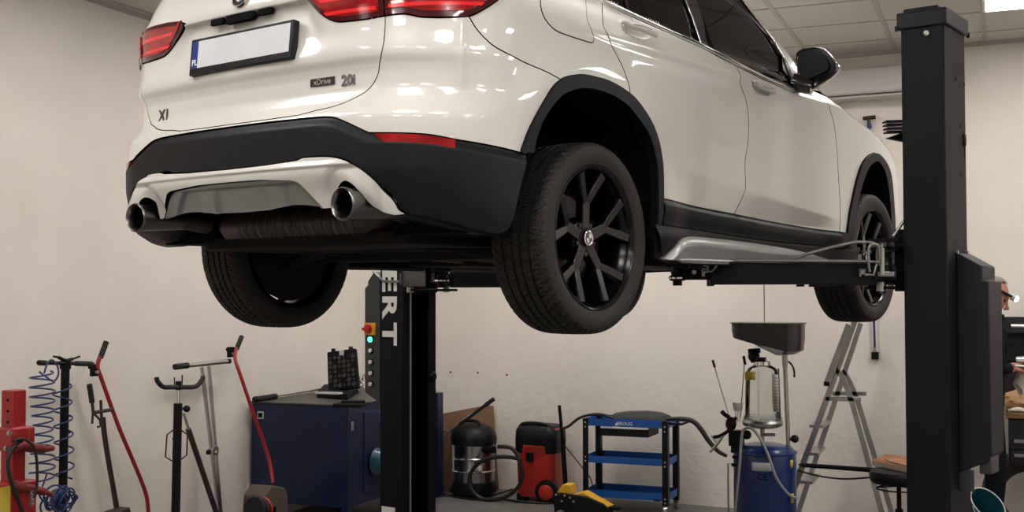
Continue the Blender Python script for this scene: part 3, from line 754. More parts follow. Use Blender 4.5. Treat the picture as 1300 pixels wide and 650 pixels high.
# parking sensors, tow-eye cover, panel seams of the bumper
for s_,z_ in ((inv(521,201)),(inv(351,171)),(-inv(351,171)[0],inv(351,171)[1]),(-inv(521,201)[0],inv(521,201)[1])):
    p,e,u,n=frame_at(s_,z_); mb=MB(); mb.cyl(p+n*.002,p+n*.0055,.0115,20); a=mb.build('parking_sensor','blackm',bumper)
    mb=MB(); mb.cyl(p+n*.005,p+n*.0065,.0085,20); mb.build('sensor_face','clad',a)
s,z=inv(418,182); p,e,u,n=frame_at(s,z)
sq=[(-.038+.0,-.028),(.022,-.028),(.022,.028),(-.038,.028)]
mb=MB(); mb.prism(sq,p+n*.0,e,u,n,.0055); mb.build('tow_eye_cover','clad',bumper,bevel=.002)
# ---- exhaust
M['tip_steel']=mat('exhaust_steel',(.22,.21,.20),.3,1)
for sd in (1,-1):
    c=np.array([.535*sd,-.905,.084]); d=np.array([-.02*sd,1,-.02]); d/=np.linalg.norm(d)
    mb=MB(); a=np.array([0,0,0.])
    prof=[(.046,.25),(.050,.02),(.0535,.004),(.0535,-.002),(.050,-.006),(.0455,0),(.044,.03),(.042,.22),(.001,.22)]
    mb.lathe(prof,(0,0,0),'y',32); t=mb.build('exhaust_tip','tip_steel',car,smooth=50,loc=tuple(c)); t.rotation_euler=(.05,0,-.06*sd)
    mb=MB(); mb.lathe([(.0435,.02),(.040,.2),(.001,.2)],(0,0,0),'y',28); mb.build('pipe_inside','void',t)
    mb=MB(); mb.tube(spline([c+[0,.2,.0],c+[-.03*sd,.33,-.02],c+[-.12*sd,.42,-.03],(.36*sd,-.42,.05)],6),.032,14); mb.build('tail_pipe','rusty',t if 0 else car,smooth=60)
mb=MB(); n=44; xs=[];vs=[];nn=30
for i,x in enumerate(np.linspace(-.50,.44,110)):
    e=min(1,((x+.50)/.10)**.5 if x<-.40 else 1,((.44-x)/.10)**.5 if x>.34 else 1) if -.5<x<.44 else 0.02
    rib=.004*math.sin(x*2*PI/.022) if -.30<x<.36 else 0
    for k in range(nn):
        t=2*PI*k/nn; vs.append((x,-.50+(.125*e+rib)*math.cos(t),.058+(.078*e+rib)*math.sin(t)))
fs=[(i*nn+k,i*nn+(k+1)%nn,(i+1)*nn+(k+1)%nn,(i+1)*nn+k) for i in range(109) for k in range(nn)]+[tuple(range(nn)),tuple(109*nn+k for k in range(nn))]
mb.add(vs,fs); mb.build('silencer','rusty',car,smooth=40)
# ---- underbody
mb=MB(); mb.box((0,1.35,-.005),(1.06,3.9,.05)); mb.box((0,1.33,-.02),(1.62,1.86,.04)); mb.box((0,3.3,.02),(1.5,.26,.05))
for x in (.3,-.3): mb.box((x,1.3,-.05),(.34,1.6,.05))
mb.build('underbody_tray','under',car,bevel=.01)
mb=MB(); mb.box((0,.02,-.02),(.80,.10,.09)); mb.box((0,-.22,.0),(.7,.08,.07)); mb.box((.34,-.1,-.0),(.08,.34,.08)); mb.box((-.34,-.1,.0),(.08,.34,.08))
mb.build('rear_subframe','under',car,bevel=.012)
for sd in (1,-1):
    mb=MB(); mb.tube([(.34*sd,-.14,-.02),(.66*sd,-.05,-.07)],.028,10); mb.tube([(.36*sd,.05,-.03),(.68*sd,.04,-.05)],.024,10); mb.beam((.50*sd,.62,.02),(.66*sd,.02,-.04),.09,.05); mb.tube([(.55*sd,-.16,.28),(.62*sd,-.08,-.04)],.03,12)
    mb.build('suspension_arm','under',car,smooth=40)
    mb=MB(); mb.tube([(.50*sd+.045*math.cos(t),-.02+.045*math.sin(t),-.03+t*.0065) for t in np.linspace(0,12*PI,150)],.008,6); mb.build('coil_spring','under',car,smooth=60)
    mb=MB(); mb.tube([(.2*sd,2.55,.0),(.68*sd,2.66,-.05)],.03,10); mb.tube([(.5*sd,2.7,.35),(.62*sd,2.68,-.02)],.035,10); mb.build('suspension_arm','under',car,smooth=40)
mb=MB(); mb.tube([(-.16,.15,-.02),(-.15,.9,-.05),(.1,1.6,-.05),(.1,2.6,-.03)],.03,12); mb.build('exhaust_pipe','rusty',car,smooth=60)
mb=MB(); mb.box((0,2.5,.0),(.9,.5,.12)); mb.build('engine_undertray','under',car,bevel=.02)
# ---- wheels
def tyre_mesh():
    N=320; pr=[]  # (x, R, kind)
    side=[(.100,.2555),(.108,.262),(.1145,.278),(.1175,.295),(.117,.312),(.1125,.326)]
    half=[(.106,.3335,1),(.099,.3375,1),(.088,.3405,1),(.074,.342,1),(.060,.3425,1),(.0585,.3345,0),(.0505,.3345,0),(.049,.3428,2),(.036,.3430,2),(.022,.3432,2),(.0205,.335,0),(.0125,.335,0),(.011,.3433,2),(.0,.3433,2)]
    prof=[(x,R,-1) for x,R in side]+half; prof=prof+[(-x,R,k) for x,R,k in prof[-2::-1]]
    vs=[]
    for i in range(N):
        for x,R,k in prof:
            sh=0
            if k==1: sh=int(abs(x)*120); r=R-(.0065 if (i+sh)%5==0 else 0)
            elif k==2: r=R-(.0055 if (i+int(x*150)+100)%4==0 else 0)
            else: r=R
            t=2*PI*i/N; vs.append((x,r*math.cos(t),r*math.sin(t)))
    m=len(prof); fs=[(i*m+k,((i+1)%N)*m+k,((i+1)%N)*m+k+1,i*m+k+1) for i in range(N) for k in range(m-1)]
    return MB().add(vs,fs)
M['brown_bolt']=mat('dark_bolt',(.05,.05,.05),.4,.8)
def make_wheel():
    mb=MB()
    mb.lathe([(.2555,.100),(.2575,.106),(.2535,.108),(.2475,.104),(.243,.094),(.238,.070),(.234,.03),(.232,-.06),(.242,-.10),(.2555,-.104),(.2555,-.098),(.236,-.09),(.226,-.05),(.228,.03),(.232,.07)],(0,0,0),'x',96,close=True)
    w=mb.build('wheel','rim',None,smooth=40)
    ty=tyre_mesh().build('tyre','rubber',w,smooth=25)
    for q in range(5):
        a=PI/2+q*2*PI/5; mb=MB()
        def bar(p0,p1,w0,w1,x0,x1,d0=.030,d1=.022):
            p0=np.array(p0);p1=np.array(p1);d=p1-p0;d/=np.linalg.norm(d);nn_=np.array([-d[1],d[0]])
            V=[]
            for P_,w_,x_,dd in ((p0,w0,x0,d0),(p1,w1,x1,d1)):
                for sg,xx,ww in ((1,x_,.36),(1,x_-dd*.35,.5),(1,x_-dd,.42),(-1,x_-dd,.42),(-1,x_-dd*.35,.5),(-1,x_,.36)):
                    y,z=P_+nn_*sg*w_*ww; V.append((xx,y,z))
            mb.add(V,[(i,(i+1)%6,6+(i+1)%6,6+i) for i in range(6)]+[tuple(range(6))[::-1],tuple(range(6,12))])
        R=lambda r,t:(r*math.cos(t),r*math.sin(t))
        for sg in (1,-1):
            bar(R(.030,a+sg*.35),R(.132,a+sg*.052),.036,.031,.062,.068,.036,.034)
            bar(R(.128,a+sg*.057),R(.238,a+sg*.30),.036,.046,.068,.096,.034,.04)
        bar(R(.03,a),R(.125,a),.026,.016,.054,.058,.03,.02)
        mb.build('wheel_spoke','rim',w,smooth=35,bevel=.0025)
    mb=MB(); mb.lathe([(.0,-.02),(.075,-.02),(.078,.02),(.066,.048),(.04,.060),(.034,.066),(.0,.066)],(0,0,0),'x',48); mb.build('wheel_hub','rim',w,smooth=40)
    for q in range(5):
        mb=MB(); a=PI/2+(q+.5)*2*PI/5; mb.cyl((.045,.056*math.cos(a),.056*math.sin(a)),(.062,.056*math.cos(a),.056*math.sin(a)),.009,6); mb.build('wheel_bolt','brown_bolt',w,smooth=30)
    mb=MB(); mb.lathe([(0,.066),(.028,.066),(.030,.070),(.027,.0735),(0,.074)],(0,0,0),'x',32); cp=mb.build('centre_cap','gloss_black',w)
    mb=MB()
    for k in range(4):
        a=k*PI/2; vs=[(.0748,0,0)]+[(.0748,.017*math.cos(a+t),.017*math.sin(a+t)) for t in np.linspace(0,PI/2,8)]
        (mb if k%2==0 else mb).add(vs,[(0,i,i+1) for i in range(1,8)]) if k%2==0 else None
    mb.build('cap_quadrants','badge_white',w)
    mb=MB(); mb.lathe([(.028,.0738),(.0245,.0752),(.021,.0742)],(0,0,0),'x',32); mb.build('cap_ring','chrome',w)
    mb=MB(); mb.lathe([(.06,-.030),(.158,-.030),(.158,-.052),(.06,-.052),(.06,0),(.0,0)],(0,0,0),'x',48); mb.build('brake_disc',mat('brake_disc',(.09,.085,.08),.4,.9) if 'bd' not in M else M['bd'],w)
    mb=MB(); mb.prism([(.12*math.cos(t),.12*math.sin(t)) for t in np.linspace(-.45,.45,6)]+[(.185*math.cos(t),.185*math.sin(t)) for t in np.linspace(.4,-.4,6)],(-.075,0,0),(0,1,0),(0,0,1),(1,0,0),.07)
    mb.build('brake_caliper','under',w,bevel=.006)
    mb=MB(); mb.lathe([(.0,-.05),(.09,-.05),(.21,-.062),(.226,-.07),(.226,-.085),(.09,-.09),(.08,-.12),(.04,-.15),(0,-.15)],(0,0,0),'x',24); mb.build('hub_carrier','under',w)
    return w
def copy_tree(o,parent=None):
    c=o.copy(); COL.objects.link(c)
    if parent is not None: c.parent=parent
    for ch in list(o.children): copy_tree(ch,c)
    return c
wproto=make_wheel()
for i,(x,y,rz,rx) in enumerate(((.781,0,0,0.02),(-.781,0,PI,.5),(.803,2.67,0,.33),(-.803,2.67,PI,1.1))):
    w=wproto if i==0 else copy_tree(wproto)
    w.parent=car; w.location=(x,y,-.01 if y>1 else 0); w.rotation_euler=(rx,0,rz)
# ================================================================== the workshop
def plaster(name,c1,c2,rough_low=True):
    m=bpy.data.materials.new(name); m.use_nodes=True; nt=m.node_tree; b=nt.nodes['Principled BSDF']; L=nt.links
    b.inputs['Roughness'].default_value=.62; b.inputs['Specular IOR Level'].default_value=.35
    g=nt.nodes.new('ShaderNodeNewGeometry')
    n1=nt.nodes.new('ShaderNodeTexNoise'); n1.inputs['Scale'].default_value=1.3; n1.inputs['Detail'].default_value=7; n1.inputs['Roughness'].default_value=.62
    n2=nt.nodes.new('ShaderNodeTexNoise'); n2.inputs['Scale'].default_value=9; n2.inputs['Detail'].default_value=8; n2.inputs['Roughness'].default_value=.6; n2.inputs['Distortion'].default_value=.8
    n3=nt.nodes.new('ShaderNodeTexVoronoi'); n3.feature='DISTANCE_TO_EDGE'; n3.inputs['Scale'].default_value=.9
    for n in (n1,n2): L.new(g.outputs['Position'],n.inputs['Vector'])
    mp=nt.nodes.new('ShaderNodeMixRGB'); mp.inputs[0].default_value=.35; L.new(g.outputs['Position'],mp.inputs[1]); L.new(n1.outputs['Color'],mp.inputs[2]); L.new(mp.outputs[0],n3.inputs['Vector'])
    r=nt.nodes.new('ShaderNodeMapRange'); r.inputs['From Min'].default_value=.4; r.inputs['From Max'].default_value=.72; L.new(n1.outputs['Fac'],r.inputs['Value'])
    x=nt.nodes.new('ShaderNodeMix'); x.data_type='RGBA'; x.inputs[6].default_value=(*c1,1); x.inputs[7].default_value=(*c2,1); L.new(r.outputs['Result'],x.inputs[0]); L.new(x.outputs[2],b.inputs['Base Color'])
    # the plaster is rough and lumpy up to about 1.6 m, smoother above
    sx=nt.nodes.new('ShaderNodeSeparateXYZ'); L.new(g.outputs['Position'],sx.inputs[0])
    hr=nt.nodes.new('ShaderNodeMapRange'); hr.inputs['From Min'].default_value=.6; hr.inputs['From Max'].default_value=1.3; hr.inputs['To Min'].default_value=1; hr.inputs['To Max'].default_value=.10; L.new(sx.outputs['Z'],hr.inputs['Value'])
    cr=nt.nodes.new('ShaderNodeMapRange'); cr.inputs['From Max'].default_value=.012; cr.inputs['To Min'].default_value=-.10; cr.inputs['To Max'].default_value=0; L.new(n3.outputs['Distance'],cr.inputs['Value'])
    ad=nt.nodes.new('ShaderNodeMath'); ad.operation='ADD'; L.new(n2.outputs['Fac'],ad.inputs[0]); L.new(cr.outputs['Result'],ad.inputs[1])
    mu=nt.nodes.new('ShaderNodeMath'); mu.operation='MULTIPLY'; L.new(ad.outputs[0],mu.inputs[0]); L.new(hr.outputs['Result'],mu.inputs[1])
    q=nt.nodes.new('ShaderNodeBump'); q.inputs['Distance'].default_value=.015; q.inputs['Strength'].default_value=.6; L.new(mu.outputs[0],q.inputs['Height']); L.new(q.outputs['Normal'],b.inputs['Normal'])
    return m
M['wall']=plaster('old_plaster',(.80,.745,.69),(.73,.675,.62))
M['wall2']=mat('smooth_plaster',(.8,.75,.68),.6)
M['floor']=mat('concrete_floor',(.12,.115,.108),.45,0,0,noise=(3.2,(.17,.16,.15),1),bump=(30,.002))
M['tile']=mat('ceiling_tile',(.60,.575,.54),.8,bump=(90,.0012)); M['tbar']=mat('ceiling_grid',(.44,.42,.40),.6)
XL,XR,YF,ZC=-2.77,6.6,-7.2,3.386
def slab(name,c,d,m,rz=0):
    mb=MB(); mb.box((0,0,0),d); o=mb.build(name,m,smooth=0,loc=c,kind='structure'); o.rotation_euler=(0,0,rz); return o
WB=lambda x: 4.78-.08*(x-.3)         # face of the back wall
wa=-math.atan(.08); wn=np.array([-.08,-1,0]); wn/=np.linalg.norm(wn); wt=np.array([1,-.08,0]); wt/=np.linalg.norm(wt)
slab('wall_back',(1.9+.1*.08,WB(1.9)+.1,ZC/2),(10.2,.2,ZC+.02),'wall',wa)
slab('wall_left',(XL-.1,-1.15,ZC/2),(.2,12.4,ZC+.02),'wall')
slab('wall_right',(XR+.1,-1.3,ZC/2),(.2,12,ZC+.02),'wall2')
slab('wall_front',(1.9,YF-.1,ZC/2),(9.8,.2,ZC+.02),'wall2')
slab('floor',(1.9,-1.1,-.1),(9.8,12.6,.2),'floor')
slab('ceiling',(1.9,-1.1,ZC+.1),(9.8,12.6,.2),'tile')
GX,GY=.903,3.07
mb=MB()
x=GX-.6*6
while x<XR: 
    if x>XL: mb.box((x,-1.2,ZC-.002),(.030,12,.006))
    x+=.6
y=GY-.6*17
while y<4.6:
    mb.box((1.9,y,ZC-.0015),(9.3,.014,.005)); y+=.6
mb.build('trim_1','tbar',smooth=0,kind='structure')
mb=MB(); mb.box((1.9,WB(1.9)-.013,ZC-.012),(9.4,.024,.024),wa); mb.build('trim_2','tbar',smooth=0,kind='structure')
mb=MB(); mb.box((XL+.012,-1.2,ZC-.012),(.024,11.8,.024)); mb.build('trim_3','tbar',smooth=0,kind='structure')
# ceiling lamps set in the grid
M['led']=mat('lamp_diffuser',(.9,.9,.9),.5,emit=(1,.96,.91),es=15.5)
M['lampframe']=mat('lamp_frame',(.8,.8,.8),.4)
def make_led(x,y,label,group):
    e=empty('ceiling_lamp',(x,y,ZC),0,label,'ceiling lamp',group)
    mb=MB()
    for c,d in (((0,.292,-.006),(.6,.016,.014)),((0,-.292,-.006),(.6,.016,.014)),((.292,0,-.006),(.016,.57,.014)),((-.292,0,-.006),(.016,.57,.014))): mb.box(c,d)
    mb.build('frame','lampframe',e,smooth=0)
    mb=MB(); mb.box((0,0,-.006),(.566,.566,.008)); mb.build('diffuser','led',e,smooth=0)
    return e
make_led(GX+1.5,3.37-.03,'square white ceiling lamp nearest the back wall, above the right lift column','ceiling lamps')
UNSEEN_LEDS=[(-4,1),(-4,-2),(-4,-5),(-4,-8),(-4,-11),(-1,-6),(-1,-9),(-1,-12),(-2,0),(1,-9),(1,-12),(4,-2),(4,-5),(4,-8),(4,-11),(7,0),(7,-3),(7,-6),(7,-9)]  # unseen panels, mostly added to brighten the walls and the car
for (i,j) in UNSEEN_LEDS:
    make_led(GX+.6*i+.3,GY+.6*j+.3,'square white lamp panel added out of view in the ceiling grid to light the workshop','ceiling lamps')
# ================================================================== lift
M['rod']=mat('zinc_rod',(.26,.26,.255),.35,.9); M['ctl0']=mat('worn_grey_steel',(.07,.07,.07),.4,.5)
def odep(px,py,D):           # photo point at a distance straight ahead of the lens, car frame
    d=cray(px,py); return CC+d*(D/(d@_fw))
def shifted(mb,o): mb.v=[(a-o[0],b-o[1],c-o[2]) for a,b,c in mb.v]; return mb
def lift_post(sd):
    rc=np.array([1.545*sd,1.69,-AX]); lo=to_room(rc)
    root=empty('lift_column',lo,-PH,'charcoal steel column of the two-post lift at the right, with side cover and front-to-back bolted cap' if sd>0 else 'charcoal lift column at the left with control buttons and white letters down its face','lift column','columns of the two-post lift')
    def B(mb,name,m,par=root,**k): return shifted(mb,rc if par is root else np.zeros(3)).build(name,m,par,**k)
    if sd<0: root['label']='dark lift column behind the car, with control buttons and white letters down its face'
    else: root['label']='tall charcoal lift column in the right foreground, partly hiding the man at the bench'
    x0,x1,y0,y1,zt=1.4515*sd,1.636*sd,1.5437,1.834,.945
    xa,xb=min(x0,x1),max(x0,x1)
    mb=MB()
    # folded C profile, open towards the car
    poly=[(x0,y0),(x1,y0),(x1,y1),(x0,y1),(x0,y1-.07),(x0+.012*sd,y1-.07),(x0+.012*sd,y1-.008),(x1-.008*sd,y1-.008),(x1-.008*sd,y0+.008),(x0+.012*sd,y0+.008),(x0+.012*sd,y0+.07),(x0,y0+.07)]
    mb.prism(poly,(0,0,-AX+.012),(1,0,0),(0,1,0),(0,0,1),zt+AX-.012)
    body=B(mb,'column_profile','post' if sd>0 else 'post_dark',smooth=20,bevel=.006)
    mb=MB(); mb.box(((x0+x1)/2+.02*sd,(y0+y1)/2,-AX+.006),(.36,.46,.012)); B(mb,'base_plate','post_dark')
    mb=MB(); t=.014
    mb.box(((x0+x1)/2,(y0+y1)/2,zt+.030),(abs(x1-x0)+2*t,y1-y0+2*t,.072)); cap=B(mb,'column_cap','post_dark' if sd<0 else 'post_grey',bevel=.006)
    mb=MB(); mb.box(((x0+x1)/2-.01,(y0+y1)/2-.02,zt+.074),(abs(x1-x0)*.8,(y1-y0)*.8,.022)); cp2=shifted(mb,rc).build('cap_cover','post_grey',cap,bevel=.006); 
    mb=MB(); mb.box((x0-.012*sd,y0-.016,zt-.002),(.012,.012,.022)); shifted(mb,rc).build('cap_screw','post_dark',cap)
    mb=MB(); mb.box((x1+.012*sd,y1+.012,zt-.002),(.012,.012,.022)); shifted(mb,rc).build('cap_screw','post_dark',cap)
    mb=MB(); mb.ball(((x0+x1)/2+.02,y0-.008,zt-.035),.012); B(mb,'rubber_stop','white_print',smooth=60)
    # slide inside the column
    mb=MB(); mb.box((x0-.022*sd,(y0+y1)/2,-.055),(.075,.18,.27)); mb.box((x0+.04*sd,(y0+y1)/2,.1),(.06,.11,.6)); car_=B(mb,'carriage','post_dark',bevel=.004)
    for zz in (-.005,-.175):
        mb=MB(); mb.box((x0-.085*sd,(y0+y1)/2-.015,zz),(.13,.36,.014)); shifted(mb,rc).build('carriage_plate','post_dark',car_,bevel=.002)
    # cable guide fins above the carriage
    if sd>0:
        for k in range(4):
            mb=MB(); a=odep(1122.5+k*.5,155+k*4.4,5.3); b=odep(1150,154+k*4.4,5.3); mb.beam(a,b,.06,.007); shifted(mb,rc).build('guide_fin','black',body)
        mb=MB(); mb.prism([(0,0),(.10,.035),(.10,-.02)],odep(1128,166,5.32)+np.array([0,0,-.03]),_r*[1,1,0],(0,0,1),(_fw*[1,1,0]),.05); shifted(mb,rc).build('guide_bracket','black',body)
    # arms
    def arm(tag_,px,py,ex,ey,rear):
        """pivot (px,py) to pad (ex,ey)"""
        a=np.array([px*sd,py,-.114]); b=np.array([ex*sd,ey,-.114]); d=(b-a); L=np.linalg.norm(d); d/=L; n=np.array([-d[1],d[0],0])
        mb=MB(); mb.beam(a+d*.03,a+d*(L-.14),.10,.092); r=shifted(mb,rc).build('swing_arm','post_dark',root,bevel=.004)
        mb=MB(); mb.cyl(a+[0,0,-.075],a+[0,0,.125],.019,20); shifted(mb,rc).build('pivot_pin','steel',r)
        mb=MB(); mb.box(a+[0,0,0],(.11,.11,.07),math.atan2(d[1],d[0])); shifted(mb,rc).build('arm_knuckle','post_dark',r,bevel=.01)
        mb=MB(); mb.beam(a+d*(L-.15),a+d*(L-.135),.112,.104); shifted(mb,rc).build('arm_end_plate','post_dark',r,bevel=.002)
        mb=MB(); mb.beam(a+d*(L-.14),b-d*.015,.07,.05); shifted(mb,rc).build('extension_tube','post_dark',r,bevel=.003)
        mb=MB(); o=b; mb.lathe([(0,-.050),(.020,-.050),(.020,-.030),(.034,-.028),(.034,-.008),(.026,-.004),(.030,.012),(.018,.014),(.018,.026),(.050,.028),(.054,.034),(.054,.046),(0,.048)],o,'z',24); pd=shifted(mb,rc).build('lifting_pad','steel' if 0 else 'post_dark',r,smooth=30)
        mb=MB(); mb.lathe([(.0355,-.022),(.0375,-.020),(.0375,-.014),(.0355,-.012)],o,'z',24); shifted(mb,rc).build('pad_ring','chrome',pd)
        mb=MB(); mb.cyl(o+[0,0,-.03],o+[0,0,.03],.012,12); shifted(mb,rc).build('pad_screw','steel',pd)
        return r
    ra=arm('rear',1.365,1.505,.668,.972,True); fa=arm('front',1.37,1.83,.70,2.19,False)
    if sd>0:
        D=5.02
        pts=[(893,351),(893,344),(903,344),(911,335),(916,331),(960,331),(1050,331.5),(1104,332),(1116,333)]
        mb=MB(); mb.tube(spline([odep(x,y,D) for x,y in pts],5),.0065,8); shifted(mb,rc).build('lock_rod','rod',ra,smooth=60)
        mb=MB(); mb.tube(spline([odep(x,y,D) for x,y in [(893,344),(897,343),(898,338),(893,336.5)]],5),.006,8); shifted(mb,rc).build('rod_hook','rod',ra,smooth=60)
        mb=MB(); mb.tube([odep(x,y,D) for x,y in [(1092,351),(1092,342),(1098,342),(1098,349),(1109,349),(1113,335)]],.006,8); shifted(mb,rc).build('rod_hook','rod',ra,smooth=60)
        for x,y in ((893,344),(1094,345)):
            mb=MB(); o=odep(x,y,D+.02); mb.cyl(o,o-_fw*.022,.011,16); shifted(mb,rc).build('arm_bolt','steel',ra)
        mb=MB(); o=odep(880,345.5,D+.03); mb.cyl(o,o-_fw*.03,.009,14); shifted(mb,rc).build('arm_bolt','steel',ra)
        mb=MB(); mb.tube(spline([odep(x,y,D+.02) for x,y in [(1008,328),(1030,321),(1060,313),(1085,308),(1100,307.5),(1112,309),(1117,314),(1118,322)]],5),.007,8); shifted(mb,rc).build('guard_rod','rod',ra,smooth=60)
        mb=MB(); mb.tube(spline([odep(x,y,D-.02) for x,y in [(1104,345),(1102,325),(1104,313),(1109,310),(1115,313),(1117,330)]],5),.006,8); shifted(mb,rc).build('guard_rod','rod',ra,smooth=60)
        mb=MB(); mb.tube([odep(x,y,5.1) for x,y in [(1134,300),(1148,280)]],.007,8); shifted(mb,rc).build('guard_rod','rod',car_,smooth=60)
        M['pin_green']=mat('galvanised_pin',(.45,.50,.42),.35,.8)
        mb=MB(); mb.cyl(odep(1120,349,D),odep(1120,315,D),.0105,14); shifted(mb,rc).build('lock_pin','pin_green',ra)
        mb=MB(); mb.tube([odep(1130.5+1.4*math.sin(t),345-t*.42,D+.02)+_fw*.008*math.cos(t) for t in np.linspace(0,20*PI,240)],.0035,6); shifted(mb,rc).build('lock_spring','post_dark',ra,smooth=60)
        mb=MB(); mb.box(odep(1126,348,D),(.07,.03,.022)); shifted(mb,rc).build('lock_bracket','alu',ra,bevel=.003)
        mb=MB(); mb.box(odep(1124,305,D+.02),(.13,.07,.016)); shifted(mb,rc).build('top_bracket','post_dark',car_,bevel=.002)
        # side cover on the outer face
        xo=x1; ya,yb=1.665,1.86
        zz=lambda py,x,y: None
        def pz(px,py): return cat_(px,py,x=xo+.05)[2]
        prof=[(xo,cat_(1215,320,y=ya)[2]),(xo+.108,cat_(1250,338,y=ya)[2]),(xo+.108,cat_(1250,356,y=ya)[2]),(xo+.135,cat_(1256,357,y=ya)[2]),(xo+.135,cat_(1256,578,y=ya)[2]),(xo+.105,cat_(1248,588,y=ya)[2]),(xo,cat_(1215,600,y=ya)[2])]
        mb=MB(); mb.prism([(a-xo,b) for a,b in prof],(xo,ya,0),(1,0,0),(0,0,1),(0,1,0),yb-ya); cv=B(mb,'side_cover','post_grey',bevel=.006)
        z0=cat_(1254,579,y=ya)[2]; mb=MB(); mb.box((xo+.10,ya+.09,z0-.045),(.05,.12,.075)); shifted(mb,rc).build('cover_foot','ctl0',cv,bevel=.006)
        mb=MB(); mb.box((xo+.03,ya+.01,cat_(1225,610,y=ya)[2]),(.06,.012,.09)); B(mb,'mounting_bracket','ctl0',bevel=.003)
        for (px,py) in ((1213,320),(1226,321)):
            o=cat_(px,py,x=xo); mb=MB(); mb.cyl(o,o+[.012,0,0],.009,12); B(mb,'cover_bolt','steel')
        for (px,py,w,h) in ((1213,100,.008,.008),(1224,107,.008,.008),(1219,160,.006,.006),(1220,222,.006,.006)):
            o=cat_(px,py,x=xo); mb=MB(); mb.cyl(o-[.002,0,0],o+[.0015,0,0],w,12); B(mb,'column_hole','void')
        mb=MB(); o=cat_(1223.5,178,x=xo); mb.box(o,(.02,.022,.055)); B(mb,'cable_grommet','black',bevel=.006)
        mb=MB(); o=cat_(1224.5,192,x=xo); mb.box(o,(.003,.008,.06)); B(mb,'column_slot','void')
    else:
        # printed letters reading downwards on the rear face
        for ch,py in (('E',356),('R',391),('T',424)):
            o=cat_(494.5,py,y=y0-.002); t=text_mesh('printed_letter',ch,.172,'white_print',None,(0,0,0),(0,0,-1),(1,0,0),.0006,bold=.006)
            sz=(cat_(494.5,py+14.5,y=y0)[2]-cat_(494.5,py-14.5,y=y0)[2])
            w=[v.co.z for v in t.data.vertices]; h=[v.co.x for v in t.data.vertices]
            kz=abs(sz)/(max(w)-min(w)); kx=(abs(cat_(504,py,y=y0)[0]-cat_(485.5,py,y=y0)[0]))/(max(h)-min(h)); cz=(max(w)+min(w))/2; cx=(max(h)+min(h))/2
            for v in t.data.vertices: v.co=((v.co.x-cx)*kx+o[0]-rc[0],v.co.y+o[1]-rc[1],(v.co.z-cz)*kz+o[2]-rc[2])
            t.parent=root
        # control box on the outer side
        M['ctl']=mat('control_box_grey',(.030,.034,.034),.5)
        xo=-1.639; zt_=cat_(475,345,y=y0)[2]
        P=[(467,357),(467,362),(463,366),(463,498),(482,512),(482,353),(475,344.5)]
        pp=[cat_(a,b,y=y0-.004) for a,b in P]; mb=MB(); mb.prism([(p[0],p[2]) for p in pp],(0,y0-.004,0),(1,0,0),(0,0,1),(0,1,0),.19); cb=B(mb,'control_box','ctl',bevel=.004)
        def kn(name,px,py,r,m,h=.012,par=cb):
            o=cat_(px,py,y=y0-.004); mb=MB(); mb.cyl(o,o-[0,h,0],r,20); return shifted(mb,rc).build(name,m,par,smooth=40)
        o=cat_(471,417.5,y=y0-.004); mb=MB(); mb.box(o-[0,.006,0],(.088,.012,.072)); M['yel']=mat('switch_yellow',(.75,.33,.03),.4); M['redsw']=mat('switch_red',(.55,.02,.015),.35)
        sq=shifted(mb,rc).build('main_switch_plate','yel',cb,bevel=.003)
        mb=MB(); mb.cyl(o+[-.008,0,0],o-[.008,.03,0],.026,20); mb.box(o-[.008,.032,0],(.055,.02,.018),None); shifted(mb,rc).build('main_switch_knob','redsw',sq,bevel=.002)
        M['green']=mat('green_signal_lamp',(.05,.6,.35),.3,emit=(.10,.9,.55),es=1.6)
        g=kn('button_ring',471.5,431,.020,'black',.008); kn('signal_lamp',471.5,431,.0165,'green',.016,g)
        for py in (445,459.5,473.5,487.5):
            g=kn('button_ring',471.5,py,.019,'blackm',.006); kn('push_button',471.5,py,.0125,'white_print',.014,g)
        o=cat_(493,648,y=y0-.001); mb=MB(); mb.box(o,(.105,.002,.04)); B(mb,'white_sticker','white_print')
        mb=MB(); mb.tube([cat_(x,y,y=y0-.02) for x,y in [(474,345),(480,351),(487,357),(510,357.5)]],.007,8); B(mb,'guard_rod','rod',smooth=60)
        mb=MB(); o=cat_(549,478,x=x0+.005); mb.ball(o,.026,sc=(1,1,1.3)); B(mb,'round_knob','black',smooth=60)
        mb=MB(); mb.box((x0+.004,1.60,-.9),(.006,.012,1.5)); B(mb,'cable_channel','steel')
    return root
lift_post(1); lift_post(-1)
# ================================================================== things along the walls
def col(c): 
    k='c%.3f%.3f%.3f'%c
    if k not in M: M[k]=mat('painted_metal',c,.4)
    return M[k]
M['tool_red']=mat('red_paint',(.33,.010,.014),.38,coat=.3,noise=(12,(.22,.012,.012),.6))
M['dirty_red']=mat('worn_red_paint',(.22,.014,.016),.5,noise=(16,(.08,.02,.018),.8))
M['grip']=mat('black_rubber_grip',(.012,.012,.012),.7)
M['brown']=mat('brown_steel_tube',(.055,.04,.035),.45,.4)
M['bluehose']=mat('blue_air_hose',(.010,.030,.12),.35,coat=.3)
M['navy']=mat('navy_cabinet_paint',(.004,.013,.060),.42,noise=(5,(.005,.009,.022),.9))
M['cblue']=mat('blue_cart_paint',(.012,.085,.33),.38)
M['card']=mat('brown_cardboard',(.21,.125,.07),.8,noise=(6,(.16,.09,.05),.7))
M['inox']=mat('dull_stainless',(.46,.45,.45),.22,1,noise=(6,(.3,.3,.3),.6))
M['vred']=mat('red_vacuum_plastic',(.46,.020,.014),.38,coat=.25)
M['yellow']=mat('yellow_jack_paint',(.72,.40,.03),.4)
M['tank']=mat('blue_tank_paint',(.005,.024,.13),.3,coat=.4)
M['pan']=mat('dark_drain_pan',(.040,.035,.030),.32,coat=.3)
